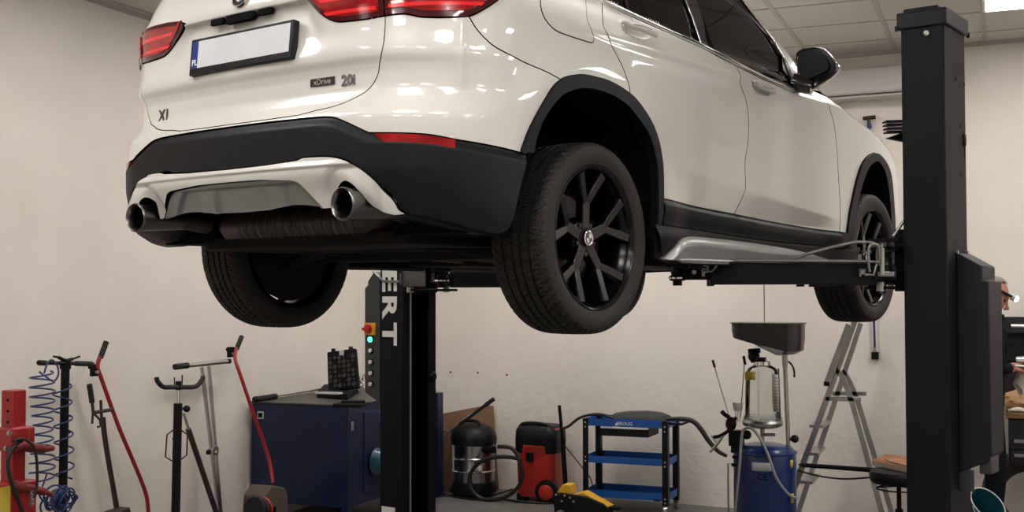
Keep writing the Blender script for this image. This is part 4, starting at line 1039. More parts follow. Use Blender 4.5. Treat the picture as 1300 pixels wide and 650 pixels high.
M['clear']=tinted('clear_acrylic',(.90,.92,.91),1.25); M['clearhose']=mat('clear_hose',(.34,.35,.34),.3,trans=.2)
M['teal']=mat('teal_plastic',(.008,.065,.10),.35,coat=.3)
M['wood']=mat('orange_wood',(.50,.20,.09),.55,noise=(18,(.38,.14,.06),.6)); M['oak']=mat('bench_wood',(.22,.12,.06),.5,noise=(8,(.13,.07,.035),.8))
M['cabblk']=mat('black_cabinet_paint',(.014,.014,.016),.4)
M['paper']=mat('crumpled_paper',(.62,.58,.50),.8,bump=(40,.004)); M['kraft']=mat('kraft_paper',(.42,.24,.12),.8,bump=(30,.004))
M['skin']=mat('skin',(.40,.18,.12),.5); M['hair']=mat('grey_hair',(.16,.14,.13),.7,noise=(60,(.30,.28,.26),.7)); M['cloth_black']=mat('black_work_clothes',(.006,.006,.007),.85,spec=.15,bump=(60,.002))
M['cable']=mat('black_cable',(.012,.012,.012),.5)
M['acw']=mat('air_conditioner_white',(.62,.60,.57),.35)
M['label']=mat('yellow_label',(.55,.42,.05),.5); M['grey_label']=mat('pale_label',(.55,.56,.55),.5)
def sh(p,o): return np.array(p,float)-np.array(o,float)
class G:
    """a thing whose parts are given in room coordinates; its origin is put at o"""
    def __init__(s,name,o,label,cat,group=None): s.o=np.array(o,float); s.e=empty(name,o,0,label,cat,group)
    def part(s,mb,name,m,par=None,**k): return shifted(mb,s.o).build(name,m,par or s.e,**k)
def one(mb,name,m,o,label,cat,group=None,**k):
    ob=shifted(mb,np.array(o,float)).build(name,m,None,**k); ob.location=o; return tag(ob,label,cat,group)
def TX(pts,X): return [at(a,b,x=X) for a,b in pts]
def TY(pts,Y): return [at(a,b,y=Y) for a,b in pts]
# ---- red stand at the far left
X=-2.25; b0=at(17,560,x=X); 
g=G('spring_compressor_stand',(b0[0],b0[1],0),'red steel stand with two clamp arms at the left edge of the photo','workshop press')
cy=b0[1]; top=at(17,495,x=X)[2]
mb=MB(); mb.box((X,cy,top/2),(.075,.085,top)); po=g.part(mb,'square_post','tool_red',bevel=.005)
for zpx in (508,522,536): 
    mb=MB(); o=at(10,zpx,x=X+.038); mb.cyl(o-[.004,0,0],o+[.001,0,0],.006,10); g.part(mb,'post_hole','void',po)
z1=at(17,541,x=X)[2]; z2=at(17,572,x=X)[2]
mb=MB(); mb.box((X+.005,cy,(z1+z2)/2),(.10,.115,z1-z2)); mb.box((X+.01,cy+.07,(z1+z2)/2+.01),(.08,.05,(z1-z2)*.75)); c1=g.part(mb,'sliding_collar','tool_red',bevel=.015,seg=3)
for (px,py) in ((11,550),(7,569)):
    o=at(px,py,x=X+.055); mb=MB(); mb.cyl(o,o+[.012,0,0],.012,12); g.part(mb,'collar_bolt','steel',c1)
def jaw(pts,r):
    mb=MB(); mb.tube(spline(pts,5),r,12); return mb
q=TX([(20,569),(28,566),(40,568),(55,570),(67,569)],X+.06); g.part(jaw(q,[.018]*6+[.026]*5+[.024]*5+[.014]*5),'clamp_arm','dirty_red',smooth=60)
q=TX([(16,617),(26,619),(40,621),(55,624),(65,628)],X+.06); g.part(jaw(q,[.030]*6+[.024]*5+[.020]*5+[.012]*5),'clamp_arm','dirty_red',smooth=60)
mb=MB(); o=at(17,614,x=X); mb.box((X,cy,o[2]-.12),(.14,.17,.27)); g.part(mb,'lower_block','tool_red',bevel=.01); mb=MB(); mb.box((X,cy,.03),(.5,.5,.06)); bs=g.part(mb,'stand_base','tool_red',bevel=.01)
mb=MB(); o=at(4,636,x=X+.072); mb.box(o,(.003,.085,.13)); g.part(mb,'yellow_label','label',bs)
mb=MB(); mb.tube(spline(TX([(16,560),(28,557),(38,562),(44,570),(47,590),(47,615),(44,632)],X+.10),5),.007,8); mb.tube(spline(TX([(28,558),(14,572),(10,590),(14,612),(22,630),(30,655)],X+.09),5),.010,8)
g.part(mb,'black_hose','cable',smooth=60,kind=None)
mb=MB()
for i in range(6):
    o=at(41-(i%2)*1.5,626+i*3,x=X+.08); mb.lathe([(.010+.003*math.cos(t),.003*math.sin(t)) for t in np.linspace(0,2*PI,7)[:-1]],o,'xyz'[i%2],12,close=True)
g.part(mb,'safety_chain','steel',smooth=60)
# ---- black pole with a T bar and a cradle, blue coil hose on it
X=-2.62
a=at(83,466,x=X); b=at(73,625,x=X)
g=G('pole_jack',(b[0],b[1],0),'black pole jack with a T handle and small cradle leaning by the blue coil hose','jack')
mb=MB(); mb.cyl((a[0],a[1],a[2]),(X+.05,b[1]-.02,0.05),.0235,20); mb.cyl(a+[0,0,-.01],a+[0,0,.035],.030,20); g.part(mb,'pole','blackm',smooth=50)
mb=MB(); mb.tube(TX([(48,460.5),(70,461),(96,461.5),(118,462)],X+.01),.011,10); hb=g.part(mb,'cross_bar','black',smooth=60)
for p,q in ((49,58),(96,116)):
    mb=MB(); mb.tube(TX([(p,460.5+(p-49)*.02),(q,460.7+(q-49)*.02)],X+.01),.0145,12); g.part(mb,'bar_grip','grip',hb,smooth=60)
mb=MB(); mb.tube(spline(TX([(68,452.5),(75,454),(83,457.5),(91,456),(101,452.5)],X),4),[.006]*4+[.010]*9+[.006]*4,8); g.part(mb,'cradle','black',smooth=60)
for px,py in ((86,528),(86,549)):
    o=at(px,py,x=X); mb=MB(); mb.box(o,(.02,.02,.014)); g.part(mb,'pole_clip','black')
mb=MB(); mb.box((X+.05,b[1]-.02,.03),(.35,.35,.05)); g.part(mb,'foot_plate','black')
# coil hose
mb=MB(); pts=[]; X2=X+.075
for t in np.linspace(0,1,420):
    py=472+t*138; ph=t*2*PI*11.5; cx=53+1.5*math.sin(t*3); w=12+1.5*math.sin(t*9); pts.append(at(cx,py,x=X2)+np.array([w*.0043*math.sin(ph),w*.0052*math.cos(ph),0]))
t0=spline(TX([(60,610),(52,600)],X2),3)
lp=spline(TX([(56,474),(60,462),(66,457),(73,465),(74,476),(68,484),(58,478),(50,472)],X2),6)
mb.tube(pts,.0050,7); mb.tube(lp,.0052,7)
pts=[]
for t in np.linspace(0,1,240):
    py=488+t*122; ph=t*2*PI*6; pts.append(at(79+3*t,py,x=X2-.03)+np.array([.045*math.sin(ph),(.05+.008*t)*math.cos(ph),0]))
mb.tube(pts,.0050,7)
c0=at(77,633,x=X2)
for k in range(16):
    rr=.035+.035*rng.random(); d=rng.normal(size=3)*.35+np.array([1,0,0]); d/=np.linalg.norm(d); u=np.cross(d,[0,0,1]); u/=np.linalg.norm(u); w=np.cross(d,u); cc=c0+rng.normal(size=3)*[.02,.03,.018]
    mb.tube([cc+rr*(math.cos(t)*u+math.sin(t)*w) for t in np.linspace(0,2*PI,28)[:-1]],.0052,7,closed=True)
mb.tube(spline(TX([(60,600),(55,615),(50,628),(58,638),(70,636)],X2),6),.0052,7)
one(mb,'coil_hose','bluehose',at(66,560,x=X2),'blue spiral air hose hanging in coils beside the black pole, bundled at its bottom','hose',smooth=60)
# ---- two long red levers with black grips
def lever(name,pts,grip,bracket,X,label,lean=.0):
    ns=len(pts)-1; q=[at(a_,b_,x=X+lean*(i/ns)) for i,(a_,b_) in enumerate(pts)]; g=G(name,(q[-1][0],q[-1][1],0),label,'pry bar')
    q[-1]=q[-1]; low=q[-1]+(q[-1]-q[-2])/np.linalg.norm(q[-1]-q[-2])*((q[-1][2]-.05)/abs((q[-1]-q[-2])[2]/np.linalg.norm(q[-1]-q[-2])))
    mb=MB(); mb.tube(spline(q if lean else q+[low],5),.0125,12); g.part(mb,'lever_tube','tool_red',smooth=60)
    mb=MB(); mb.tube(TX(grip,X),.0165,14); g.part(mb,'hand_grip','grip',smooth=50)
    mb=MB(); o=at(*bracket,x=X-.02); mb.box(o,(.03,.05,.07)); mb.box(o+[0,-.03,.02],(.02,.03,.02)); mb.box(o+[0,.03,-.02],(.02,.03,.015)); g.part(mb,'pivot_bracket','blackm',bevel=.004)
    mb=MB(); mb.cyl(o+[.01,-.005,-.01],o+[.03,-.005,-.01],.010,12); g.part(mb,'pivot_bolt','steel')
    return g
lever('tyre_lever',[(127.5,452),(124.5,460),(124,468),(127,476),(150,540),(168,583),(180,612),(186,630),(188.5,650)],[(135,434),(127.5,454)],(120,470),-2.66,'long red lever with a black grip, just right of the blue coil hose')
lever('tyre_lever',[(300,442),(298.5,450),(299,458),(303,470),(320,520),(336,565),(343,590),(346.5,613)],[(307,427),(300.5,443)],(293,447),-2.64,'long red lever with a black grip leaning in front of the navy cabinet',.30)
# ---- slim grey jack
X=-2.64
q=TX([(128,508),(129,530),(131.5,555),(137,590),(142,618),(147,648)],X); g=G('gearbox_jack',(q[-1][0],q[-1][1],0),'slim brown steel jack with black hand grip, left of the first red lever','jack')
mb=MB(); mb.tube(spline(q,5),.0085,10); mb.tube([p+np.array([0,.02,0]) for p in spline(q[1:],5)],.0085,10); g.part(mb,'twin_rods','brown',smooth=60)
mb=MB(); mb.tube(TX([(117,511),(118.5,525)],X),.009,10); mb.tube(TX([(118.5,524),(130,522),(142,520)],X),.011,10); mb.tube(TX([(118,524),(117,538)],X),.007,8); mb.tube(TX([(120,526),(127,533),(128,541),(124,542)],X),.007,8); g.part(mb,'cross_arm','brown',smooth=60)
mb=MB(); mb.tube(TX([(113.5,488),(117,511)],X),.0155,14); g.part(mb,'hand_grip','grip',smooth=50)
o=at(140,650,x=X+.02); mb=MB(); mb.prism([(-.09,-.03),(.09,-.03),(.075,.02),(-.075,.012)],o,(0,1,0),(0,0,1),(1,0,0),.08); mb.box((o[0]+.03,o[1],o[2]/2-.02),(.05,.05,o[2]-.03)); g.part(mb,'jack_head','brown',bevel=.004)
# ---- black stand with U cradle
X=-2.45
q=TX([(226,512),(222,655)],X); g=G('support_stand',(q[1][0],q[1][1],0),'black support stand with a padded U-shaped cradle on top and wire side handles','support stand')
mb=MB(); mb.cyl(q[0],(q[1][0],q[1][1],.03),.0265,20); g.part(mb,'body_tube','black',smooth=50)
mb=MB(); mb.cyl(q[0]+[0,0,-.02],at(226.5,492,x=X),.010,14); g.part(mb,'piston_rod','chrome',smooth=50)
mb=MB(); mb.tube(spline(TX([(199,479),(200,484),(207,491),(216,491.5),(228,491.5),(244,491.5),(251,489),(257,481),(257,478)],X),4),.0145,12); cr=g.part(mb,'u_cradle','grip',smooth=60)
mb=MB(); mb.cyl(at(226.5,495,x=X),at(226.5,484,x=X),.018,14); mb.tube(TX([(221.5,490),(221.5,479)],X),.004,6); mb.tube(TX([(231,490),(231.5,476)],X),.004,6); g.part(mb,'cradle_socket','black',cr,smooth=50)
mb=MB(); o=at(237,519,x=X+.02); mb.ball(o,.022); mb.cyl(q[0]+[0,0,-.03],o,.009,10); g.part(mb,'clamp_knob','black',smooth=50)
for pts in ([(220,546),(212,552),(210,580),(218,585)],[(230,546),(238,552),(237,578),(229,584)]):
    mb=MB(); mb.tube(TX(pts,X),.0045,8); g.part(mb,'wire_handle','black',smooth=60)
for zz in (557,575): 
    o=at(224.5,zz,x=X); mb=MB(); mb.lathe([(.0268,-.006),(.0275,0),(.0268,.006)],o,'z',18); g.part(mb,'grey_print_band','post_grey')
mb=MB(); mb.box((q[1][0],q[1][1],.02),(.4,.4,.04)); g.part(mb,'foot_plate','black',bevel=.01)
# ---- brown strut
X=-2.5; q=TX([(232.5,524),(239,545),(275,652)],X); d=q[2]-q[1]; d/=np.linalg.norm(d); low=q[2]+d*((q[2][2]-.02)/abs(d[2]))
g=G('telescopic_strut',(low[0],low[1],0),'dark brown telescopic strut with a chrome neck, leaning against the black support stand','strut')
mb=MB(); mb.cyl(q[0],q[1]+d*.03,.011,14); g.part(mb,'chrome_neck','chrome',smooth=50)
mb=MB(); mb.cyl(q[1],low,.0175,16); g.part(mb,'outer_tube','brown',smooth=50)
# ---- aluminium T stand
X=-2.66; g=G('folding_stand',(X,at(275,640,x=X)[1],0),'folded aluminium stand with a T bar on top, leaning on the left wall','folding stand')
def down(p,q,z=.02): p=np.array(p);q=np.array(q); d=(q-p); return q+d*((q[2]-z)/abs(d[2]))
mb=MB(); mb.tube(TX([(224,465.5),(291,458.5)],X+.02),.0155,14); tb=g.part(mb,'top_bar','alu',smooth=50)
mb=MB(); mb.tube(TX([(222,465.8),(238,464)],X+.02),.0195,14); g.part(mb,'bar_end_cap','grip',tb,smooth=50)
mb=MB(); mb.tube(TX([(288,458.8),(291.5,458.4)],X+.02),.017,14); g.part(mb,'bar_end_cap','grip',tb,smooth=50)
for a_,b_,w in (((256,466),(272,600),.022),((265,465),(276,600),.020),((273,580),(281,652),.018)):
    p,q=at(*a_,x=X+.005),at(*b_,x=X+.03); p2=down(p,q) if b_[1]!=652 else down(p,q)
    mb=MB(); mb.beam(p,p2,w,.018); g.part(mb,'leg_rail','alu',bevel=.002)
mb=MB(); o=at(272,572,x=X+.075); mb.lathe([(.016,0),(.030,.001),(.033,.008),(.030,.014),(.016,.014)],o,'x',24,close=True); g.part(mb,'hinge_ring','alu',smooth=50)
mb=MB(); o=at(263.5,574,x=X+.04); mb.lathe([(0,0),(.020,0),(.017,.018),(0,.018)],o,'x',5); g.part(mb,'star_knob','black',smooth=20)
# ---- padded block at the foot of the second lever
X=-2.22; o=at(344,640,x=X)
g=G('wedge_block',(o[0],o[1],0),'grey-brown wedge block with dark round pads in front of the navy cabinet','wheel chock')
P=TX([(345,616),(362,619),(366,628),(367,665),(333,665),(335,630)],X); mb=MB(); mb.prism([((p-o)[1],(p-o)[2]) for p in P],o,(0,1,0),(0,0,1),(-1,0,0),.16); mb.box((o[0]-.08,o[1],.13),(.16,.14,.26)); g.part(mb,'wedge','brown' if 0 else mat('grey_brown_canvas',(.085,.068,.055),.8),bevel=.012)
for k in range(3):
    c=at(324+k*4.5,646,x=X+.03); mb=MB(); mb.lathe([(0,-.012),(.075,-.012),(.08,-.006),(.08,.006),(.075,.012),(0,.012)],(c[0],c[1],c[2]),'y',28); g.part(mb,'round_pad','grip' if k<2 else 'tool_red',smooth=40)
mb=MB(); mb.box((o[0],at(330,646,x=X)[1],.09),(.06,.05,.18)); g.part(mb,'pad_post','grip')
# ---- navy cabinet
cx0,cx1,cy0,cy1,cz=-2.745,-1.955,2.85,4.20,.862
g=G('tool_cabinet',((cx0+cx1)/2,(cy0+cy1)/2,0),'navy blue steel cabinet against the left wall with tools on its grey top','cabinet')
mb=MB(); mb.box(((cx0+cx1)/2,(cy0+cy1)/2,(cz+.17)/2),(cx1-cx0,cy1-cy0,cz-.17)); g.part(mb,'cabinet_body','navy',bevel=.006)
mb=MB(); mb.box(((cx0+cx1)/2,(cy0+cy1)/2,cz+.006),(cx1-cx0+.01,cy1-cy0+.01,.012)); g.part(mb,'top_plate',mat('worn_grey_top',(.07,.065,.06),.5,noise=(8,(.03,.03,.03),.8)),bevel=.002)
for (x,y) in ((cx0+.03,cy0+.03),(cx1-.03,cy0+.03),(cx0+.03,cy1-.03),(cx1-.03,cy1-.03)):
    mb=MB(); mb.box((x,y,.09),(.055,.055,.18)); g.part(mb,'leg','navy',bevel=.003)
mb=MB(); o=at(331,527,y=cy0-.006); mb.prism([(-.026,-.026),(.026,-.026),(.026,.026),(-.026,.026)],o,(1,0,0),(0,0,1),(0,-1,0),.004); h=g.part(mb,'lock_plate','grey_label',bevel=.001)
mb=MB(); mb.box(o-[0,.006,0],(.032,.006,.032)); g.part(mb,'lock_recess','void',h)
mb=MB(); 
for (a_,b_) in (((447,535),(447,548)),((446,625),(446,632))):
    mb.beam(at(*a_,x=cx1+.006),at(*b_,x=cx1+.006),.012,.03)
mb=MB(); mb.box(at(447,541,x=cx1+.008),(.012,.03,.06)); g.part(mb,'side_latch','steel',bevel=.002)
mb=MB(); mb.box((cx1+.004,(cy0+cy1)/2,(cz+.17)/2),(.006,.92,cz-.28)); g.part(mb,'side_panel','navy',bevel=.003)
# tall blue panel right of the left column
a=at(556,499,y=4.35); 
mb=MB(); mb.box((a[0]-.17,4.40,a[2]/2),(.34,.10,a[2])); g=one(mb,'steel_locker','navy',(a[0]-.17,4.40,0),'narrow dark blue steel panel standing between the left lift column and the cardboard','panel',bevel=.005)
# ---- on the cabinet top
T=cz+.012
def onT(px,py,z=0): return at(px,py,z=T+z)
g=G('torque_wrench',onT(335,506),'black-handled long steel rod lying along the back of the navy cabinet','torque wrench')
a=onT(324,507,.02); b=onT(350,503,.02); c=onT(406,494,.02)
mb=MB(); mb.tube([a,b],.020,12); g.part(mb,'black_handle','grip',smooth=50)
mb=MB(); mb.tube([b,c],.0085,10); g.part(mb,'steel_rod','chrome',smooth=50)
mb=MB(); mb.ball(a,.022); g.part(mb,'handle_end','black')
M['steel_dk']=mat('dark_steel',(.05,.048,.045),.4,.6)
def case():
    # open socket case: lower half lies on the top, lid stands up
    o=onT(432,503); g=G('socket_case',o,'open black socket case with its lid standing up on the navy cabinet','tool case')
    P=[onT(402,505),onT(441,508),onT(456,498),onT(412,494)]; 
    c=sum(P)/4
    mb=MB(); mb.add([p+[0,0,.0] for p in P]+[p+[0,0,.045] for p in P],[(0,1,2,3),(4,5,6,7),(0,1,5,4),(1,2,6,5),(2,3,7,6),(3,0,4,7)]); lo=g.part(mb,'case_base','blackm',bevel=.008)
    Y=3.45; L=[at(416.5,496,y=Y),at(455,492,y=Y+.02),at(451,442,y=Y+.10),at(415,447,y=Y+.08)]
    n=np.cross(L[1]-L[0],L[3]-L[0]); n/=np.linalg.norm(n)
    mb=MB(); nb=-n if n@(CR-L[0])>0 else n; mb.add([p for p in L]+[p+nb*.035 for p in L],[(0,1,2,3),(4,5,6,7),(0,1,5,4),(1,2,6,5),(2,3,7,6),(3,0,4,7)]); li=g.part(mb,'case_lid','blackm',bevel=.006)
    f=n if n@(CR-L[0])>0 else -n
    e1=(L[1]-L[0]); e3=(L[3]-L[0])
    for r in range(7):
        for k in range(6):
            if (r*5+k*3)%7==0: continue
            p=L[0]+e1*(.12+.15*k)+e3*(.10+.12*r); mb=MB(); s_=.010+.004*((r+k)%3); mb.cyl(p+f*.001,p+f*.010,s_,8); g.part(mb,'socket_pocket','steel_dk',li)
    p=L[0]+e1*.5+e3*.93; mb=MB(); mb.box(p+f*.005,(.035,.01,.035)); g.part(mb,'case_label','grey_label',li)
    for k in (.22,.8):
        p=L[0]+e1*k+e3*1.02; mb=MB(); mb.box(p,(.025,.02,.03)); g.part(mb,'case_clasp','black',li)
case()
o=onT(418,500,.06); mb=MB(); mb.prism([(-.10,-.03),(.08,-.02),(.09,.03),(-.08,.02)],o,(1,0,0),(0,1,0),(0,0,1),.012); one(mb,'paper_note','grey_label',o,'small pale folded paper on top of the black socket case base','paper')
o=onT(440,516); mb=MB(); mb.box(o+[0.03,-.01,.012],(.20,.14,.024),.2); mb.box(o+[.04,.02,.03],(.16,.06,.02),.5); one(mb,'tool_tray','blackm',o,'flat black tray of tools in front of the open socket case','tray',bevel=.005)
o=onT(456,499); g=G('ring_fitting',o,'shiny small fitting beside the open socket case on the navy cabinet','fitting')
mb=MB()
for k in range(4): 
    cc=o+np.array([.01*k,.015*(k%2),.035+.03*k]); mb.lathe([(.018+.005*math.cos(t),.005*math.sin(t)) for t in np.linspace(0,2*PI,7)[:-1]],cc,'xyx'[k%3],14,close=True)
mb.cyl(o,o+[0,0,.13],.008,8); g.part(mb,'ring_cluster','steel',smooth=50)
# teal bowl hung on the cabinet side
c=at(479,586,x=cx1+.03); mb=MB(); mb.lathe([(0,.10),(.045,.095),(.080,.06),(.092,.0),(.098,-.004),(.096,-.010),(.086,-.002),(.074,.05),(.04,.083),(0,.088)],c,'x',32); one(mb,'plastic_bowl','teal',c,'teal plastic bowl hanging on the side of the navy cabinet','bowl',smooth=50)
# ---- cardboard
Y=4.72; P=TY([(553,527),(613,515.5),(620,517),(634,622),(556,622)],4.78); o=P[3]
mb=MB(); mb.prism([((p-P[4])[0],(p-P[4])[2]) for p in P],P[4],(1,0,0),(0,0,1),(0,1,0),.012); mb.v=[(a_,b_+.10*(c_/.6)-.02,c_) for a_,b_,c_ in mb.v]
one(mb,'cardboard_sheet','card',(P[4][0],4.78,0),'large brown cardboard sheet leaning on the wall behind the steel vacuum cleaner','cardboard')
P=TY([(556,545),(574,548),(571,560),(573,605),(574,621),(556,621)],4.68); mb=MB(); mb.prism([((p-P[5])[0],(p-P[5])[2]) for p in P],P[5],(1,0,0),(0,0,1),(0,1,0),.03)
one(mb,'folded_carton','card',(P[5][0],4.68,0),'narrow folded carton standing left of the steel vacuum cleaner','cardboard')
mb=MB(); q=TY([(556,559),(590,533),(625,508)],4.45); mb.tube(q,.0125,12); g=G('suction_pipe',q[0],'grey metal suction pipe with a black end lying across the steel vacuum cleaner','pipe')
g.part(mb,'metal_pipe','steel',smooth=50); mb=MB(); mb.tube(TY([(617,513.8),(627,506.5)],4.45),.0175,12); g.part(mb,'black_end','grip',smooth=50)
mb=MB(); mb.tube(TY([(583,539),(618,513)],4.45),.0145,12); g.part(mb,'black_sleeve','cable',smooth=50)
# ---- steel vacuum cleaner
YV=4.56; c=at(601,618,y=YV); r=(at(628.5,590,y=YV)[0]-at(575.5,590,y=YV)[0])/2; c[2]=0
Z=lambda py: at(601,py,y=YV)[2]
g=G('steel_vacuum_cleaner',c,'workshop vacuum cleaner with a stainless drum and black lid in front of the cardboard','vacuum cleaner')
mb=MB(); mb.lathe([(0,Z(612)),(r*.92,Z(612)),(r*.93,Z(597)),(r*.95,Z(596)),(r*.93,Z(595)),(r*.93,Z(581)),(r*.96,Z(580)),(r*.93,Z(579)),(r*.94,Z(562)),(0,Z(562))],c,'z',48); g.part(mb,'steel_drum','inox',smooth=40)
for py in (596,581):
    mb=MB(); mb.lathe([(r*.945,Z(py)-.004),(r*.97,Z(py)),(r*.945,Z(py)+.004)],c,'z',48); g.part(mb,'drum_ring','chrome',smooth=60)
mb=MB(); mb.lathe([(r*.90,Z(564)),(r*1.02,Z(563)),(r*1.04,Z(556)),(r*.98,Z(549)),(r*.85,Z(543)),(r*.6,Z(539)),(r*.3,Z(537)),(0,Z(536.5))],c,'z',40); lid=g.part(mb,'lid','black',smooth=50)
mb=MB(); mb.tube(spline([c+[-r*.5,-r*.3,Z(541)],c+[-r*.3,-r*.3,Z(534)],c+[r*.3,-r*.3,Z(534)],c+[r*.5,-r*.3,Z(541)]],5),.014,10); g.part(mb,'carry_handle','black',lid,smooth=50)
mb=MB(); mb.box(c+[0,-r*1.0,Z(566)],(.035,.03,.075)); g.part(mb,'lid_latch','black',bevel=.004)
mb=MB(); mb.lathe([(0,Z(624)),(r*1.02,Z(624)),(r*1.06,Z(620)),(r*.98,Z(610)),(r*.9,Z(609))],c,'z',40); g.part(mb,'base_ring','black',smooth=50)
mb=MB(); mb.cyl(c+[r*.8,-r*.5,Z(568)],c+[r*1.25,-r*.6,Z(567)],.030,16); g.part(mb,'hose_port','black',smooth=50)
mb=MB(); mb.tube(spline(TY([(632,567),(645,567.5),(652,571),(659,582),(663,600),(660,615),(650,626),(635,633),(615,634),(603,627),(596,615),(598,600),(608,588),(622,582),(636,580),(652,581),(662,584)],YV-.21),6),.0165,12); g.part(mb,'suction_hose','cable',smooth=60)
# ---- red vacuum cleaner
YR=4.46; x0,x1=at(652,600,y=YR)[0],at(704,600,y=YR)[0]; cx=(x0+x1)/2; w=x1-x0; Z=lambda py: at(685,py,y=YR)[2]
g=G('red_vacuum_cleaner',(cx,YR+.15,0),'red workshop vacuum cleaner with a black top and round rear wheel','vacuum cleaner')
def rrect(cx,cy,w,d,z,r=.06,n=6,top=1):
    o=[]
    for sx,sy,a0 in ((1,1,0),(-1,1,PI/2),(-1,-1,PI),(1,-1,1.5*PI)):
        for k in range(n+1):
            t=a0+PI/2*k/n; o.append((cx+sx*(w/2-r)+r*math.cos(t),cy+sy*(d/2-r)+r*math.sin(t),z))
    return o
def loft(layers):
    mb=MB(); n=len(layers[0]); V=[p for l in layers for p in l]; F=[(i*n+k,i*n+(k+1)%n,(i+1)*n+(k+1)%n,(i+1)*n+k) for i in range(len(layers)-1) for k in range(n)]+[tuple(range(n))[::-1],tuple((len(layers)-1)*n+k for k in range(n))]
    return mb.add(V,F)
cyR=YR+.15; d=.30
g.part(loft([rrect(cx,cyR,w*.86,d*.9,.035),rrect(cx,cyR,w*.90,d*.95,.07),rrect(cx,cyR,w*.95,d,Z(580)),rrect(cx,cyR,w*.98,d,Z(570)),rrect(cx-.0,cyR,w*1.0,d,Z(562))]),'red_body','vred',smooth=50)
g.part(loft([rrect(cx,cyR,w*1.01,d*1.01,Z(576)),rrect(cx,cyR,w*1.03,d*1.02,Z(560)),rrect(cx,cyR,w*1.0,d,Z(548)),rrect(cx-.01,cyR,w*.85,d*.85,Z(542)),rrect(cx-.01,cyR,w*.7,d*.7,Z(541))]),'black_top','black',smooth=50)
mb=MB(); mb.tube(spline([(cx-w*.38,YR+.05,Z(548)),(cx-w*.34,YR+.05,Z(540)),(cx,YR+.05,Z(538.5)),(cx+w*.3,YR+.05,Z(541)),(cx+w*.38,YR+.05,Z(549))],5),.014,10); g.part(mb,'carry_handle','black',smooth=60)
P=[at(*q,y=YR-.004) for q in ((664,565),(691,567),(693,580),(662,580))]; mb=MB(); mb.add(P+[p+np.array([0,.02,0]) for p in P],[(0,1,2,3),(0,1,5,4),(1,2,6,5),(2,3,7,6),(3,0,4,7)]); gr=g.part(mb,'front_grille','vred',bevel=.002)
for k in range(4):
    py=567.5+k*3; mb=MB(); mb.beam(at(665,py,y=YR-.007),at(690,py+.8,y=YR-.007),.004,.004); g.part(mb,'grille_bar','dirty_red',gr)
mb=MB(); o=at(672.5,580,y=YR-.012); mb.box(o,(.055,.03,.075)); g.part(mb,'latch','black',bevel=.005)
cw=at(694,625,y=YR-.02); cw[2]=max(cw[2],.075)
mb=MB(); mb.lathe([(0,-.02),(.078,-.02),(.082,-.012),(.082,.03),(0,.03)],cw,'y',36); wh=g.part(mb,'rear_wheel','black',smooth=40)
mb=MB(); mb.lathe([(0,-.032),(.050,-.030),(.060,-.022),(.060,0)],cw,'y',32); g.part(mb,'wheel_cap','vred',wh,smooth=40)
mb=MB(); mb.lathe([(.084,-.012),(.094,-.012),(.094,.03),(.084,.03)],cw,'y',36,close=True,sweep=2*PI); g.part(mb,'wheel_arch','black',smooth=40)
mb=MB(); mb.box((cx-w*.33,YR+.06,.03),(.10,.06,.06)); g.part(mb,'front_caster','black',bevel=.01)
mb=MB(); mb.box((cx+w*.42,YR+.10,Z(549)),(.04,.08,.05)); g.part(mb,'red_catch','vred',bevel=.006)
# ---- black suction tube standing next to it
q=TY([(710,514.5),(714,555),(719.5,622)],YR-.03); q[2][2]=.005
g=G('suction_tube',(q[2][0],q[2][1],0),'straight black suction tube standing upright right of the red vacuum cleaner','pipe')
mb=MB(); mb.tube([q[0],q[1]],.0130,14); g.part(mb,'upper_tube','blackm',smooth=50); mb=MB(); mb.tube([q[1],q[2]],[.0185,.0195],14); g.part(mb,'lower_tube','blackm',smooth=50)
# ---- shelf cart
CYF,CYB=4.30,4.60
def cartx(px,Y=CYF): return at(px,560,y=Y)[0]
xl,xr=cartx(744.5),cartx(845); Zc=lambda py: at(795,py,y=CYF)[2]
g=G('tool_cart',((xl+xr)/2,(CYF+CYB)/2,0),'blue three-shelf tool cart with black corner posts against the back wall','cart')
zt=Zc(533)
for x in (xl,xr):
    for y in (CYF,CYB):
        mb=MB(); mb.prism([(-.022,-.022),(.022,-.022),(.022,-.018),(-.018,-.018),(-.018,.022),(-.022,.022)] if x==xl and y==CYF else [(-.022,-.022),(.022,-.022),(.022,.022),(-.022,.022)],(x,y,.07),(1,0,0),(0,1,0),(0,0,1),zt-.07); lg=g.part(mb,'corner_post','black')
        mb=MB(); mb.lathe([(0,-.013),(.034,-.013),(.036,0),(.034,.013),(0,.013)],(x,y,.036),'x',20); mb.box((x,y,.06),(.04,.03,.02)); g.part(mb,'caster','blackm' if x==xl else 'steel',lg,smooth=40)
        if y==CYF:
            for pz in (537.5,543.5,582,587,628,633):
                o=(x,y-.022,Zc(pz+ (2 if x==xr else 0))); mb=MB(); mb.cyl(o,(o[0],o[1]-.005,o[2]),.0065,10); g.part(mb,'post_bolt','chrome',lg)
def shelf(z,h,name):
    mb=MB(); X0,X1=xl-.012,xr+.012; Y0,Y1=CYF-.015,CYB+.015
    mb.box(((X0+X1)/2,(Y0+Y1)/2,z-h+.004),(X1-X0,Y1-Y0,.004))
    mb.box(((xl+xr)/2,Y0,z-h/2),(xr-xl-.046,.004,h)); mb.box(((X0+X1)/2,Y1,z-h/2),(X1-X0,.004,h)); mb.box((X0,(Y0+Y1)/2,z-h/2),(.004,CYB-CYF-.046,h)); mb.box((X1,(Y0+Y1)/2,z-h/2),(.004,CYB-CYF-.046,h))
    return g.part(mb,name,'cblue')
shelf(Zc(533),.052,'shelf'); shelf(Zc(580.5),.05,'shelf'); shelf(Zc(624),.052,'shelf')
ml=MB(); 
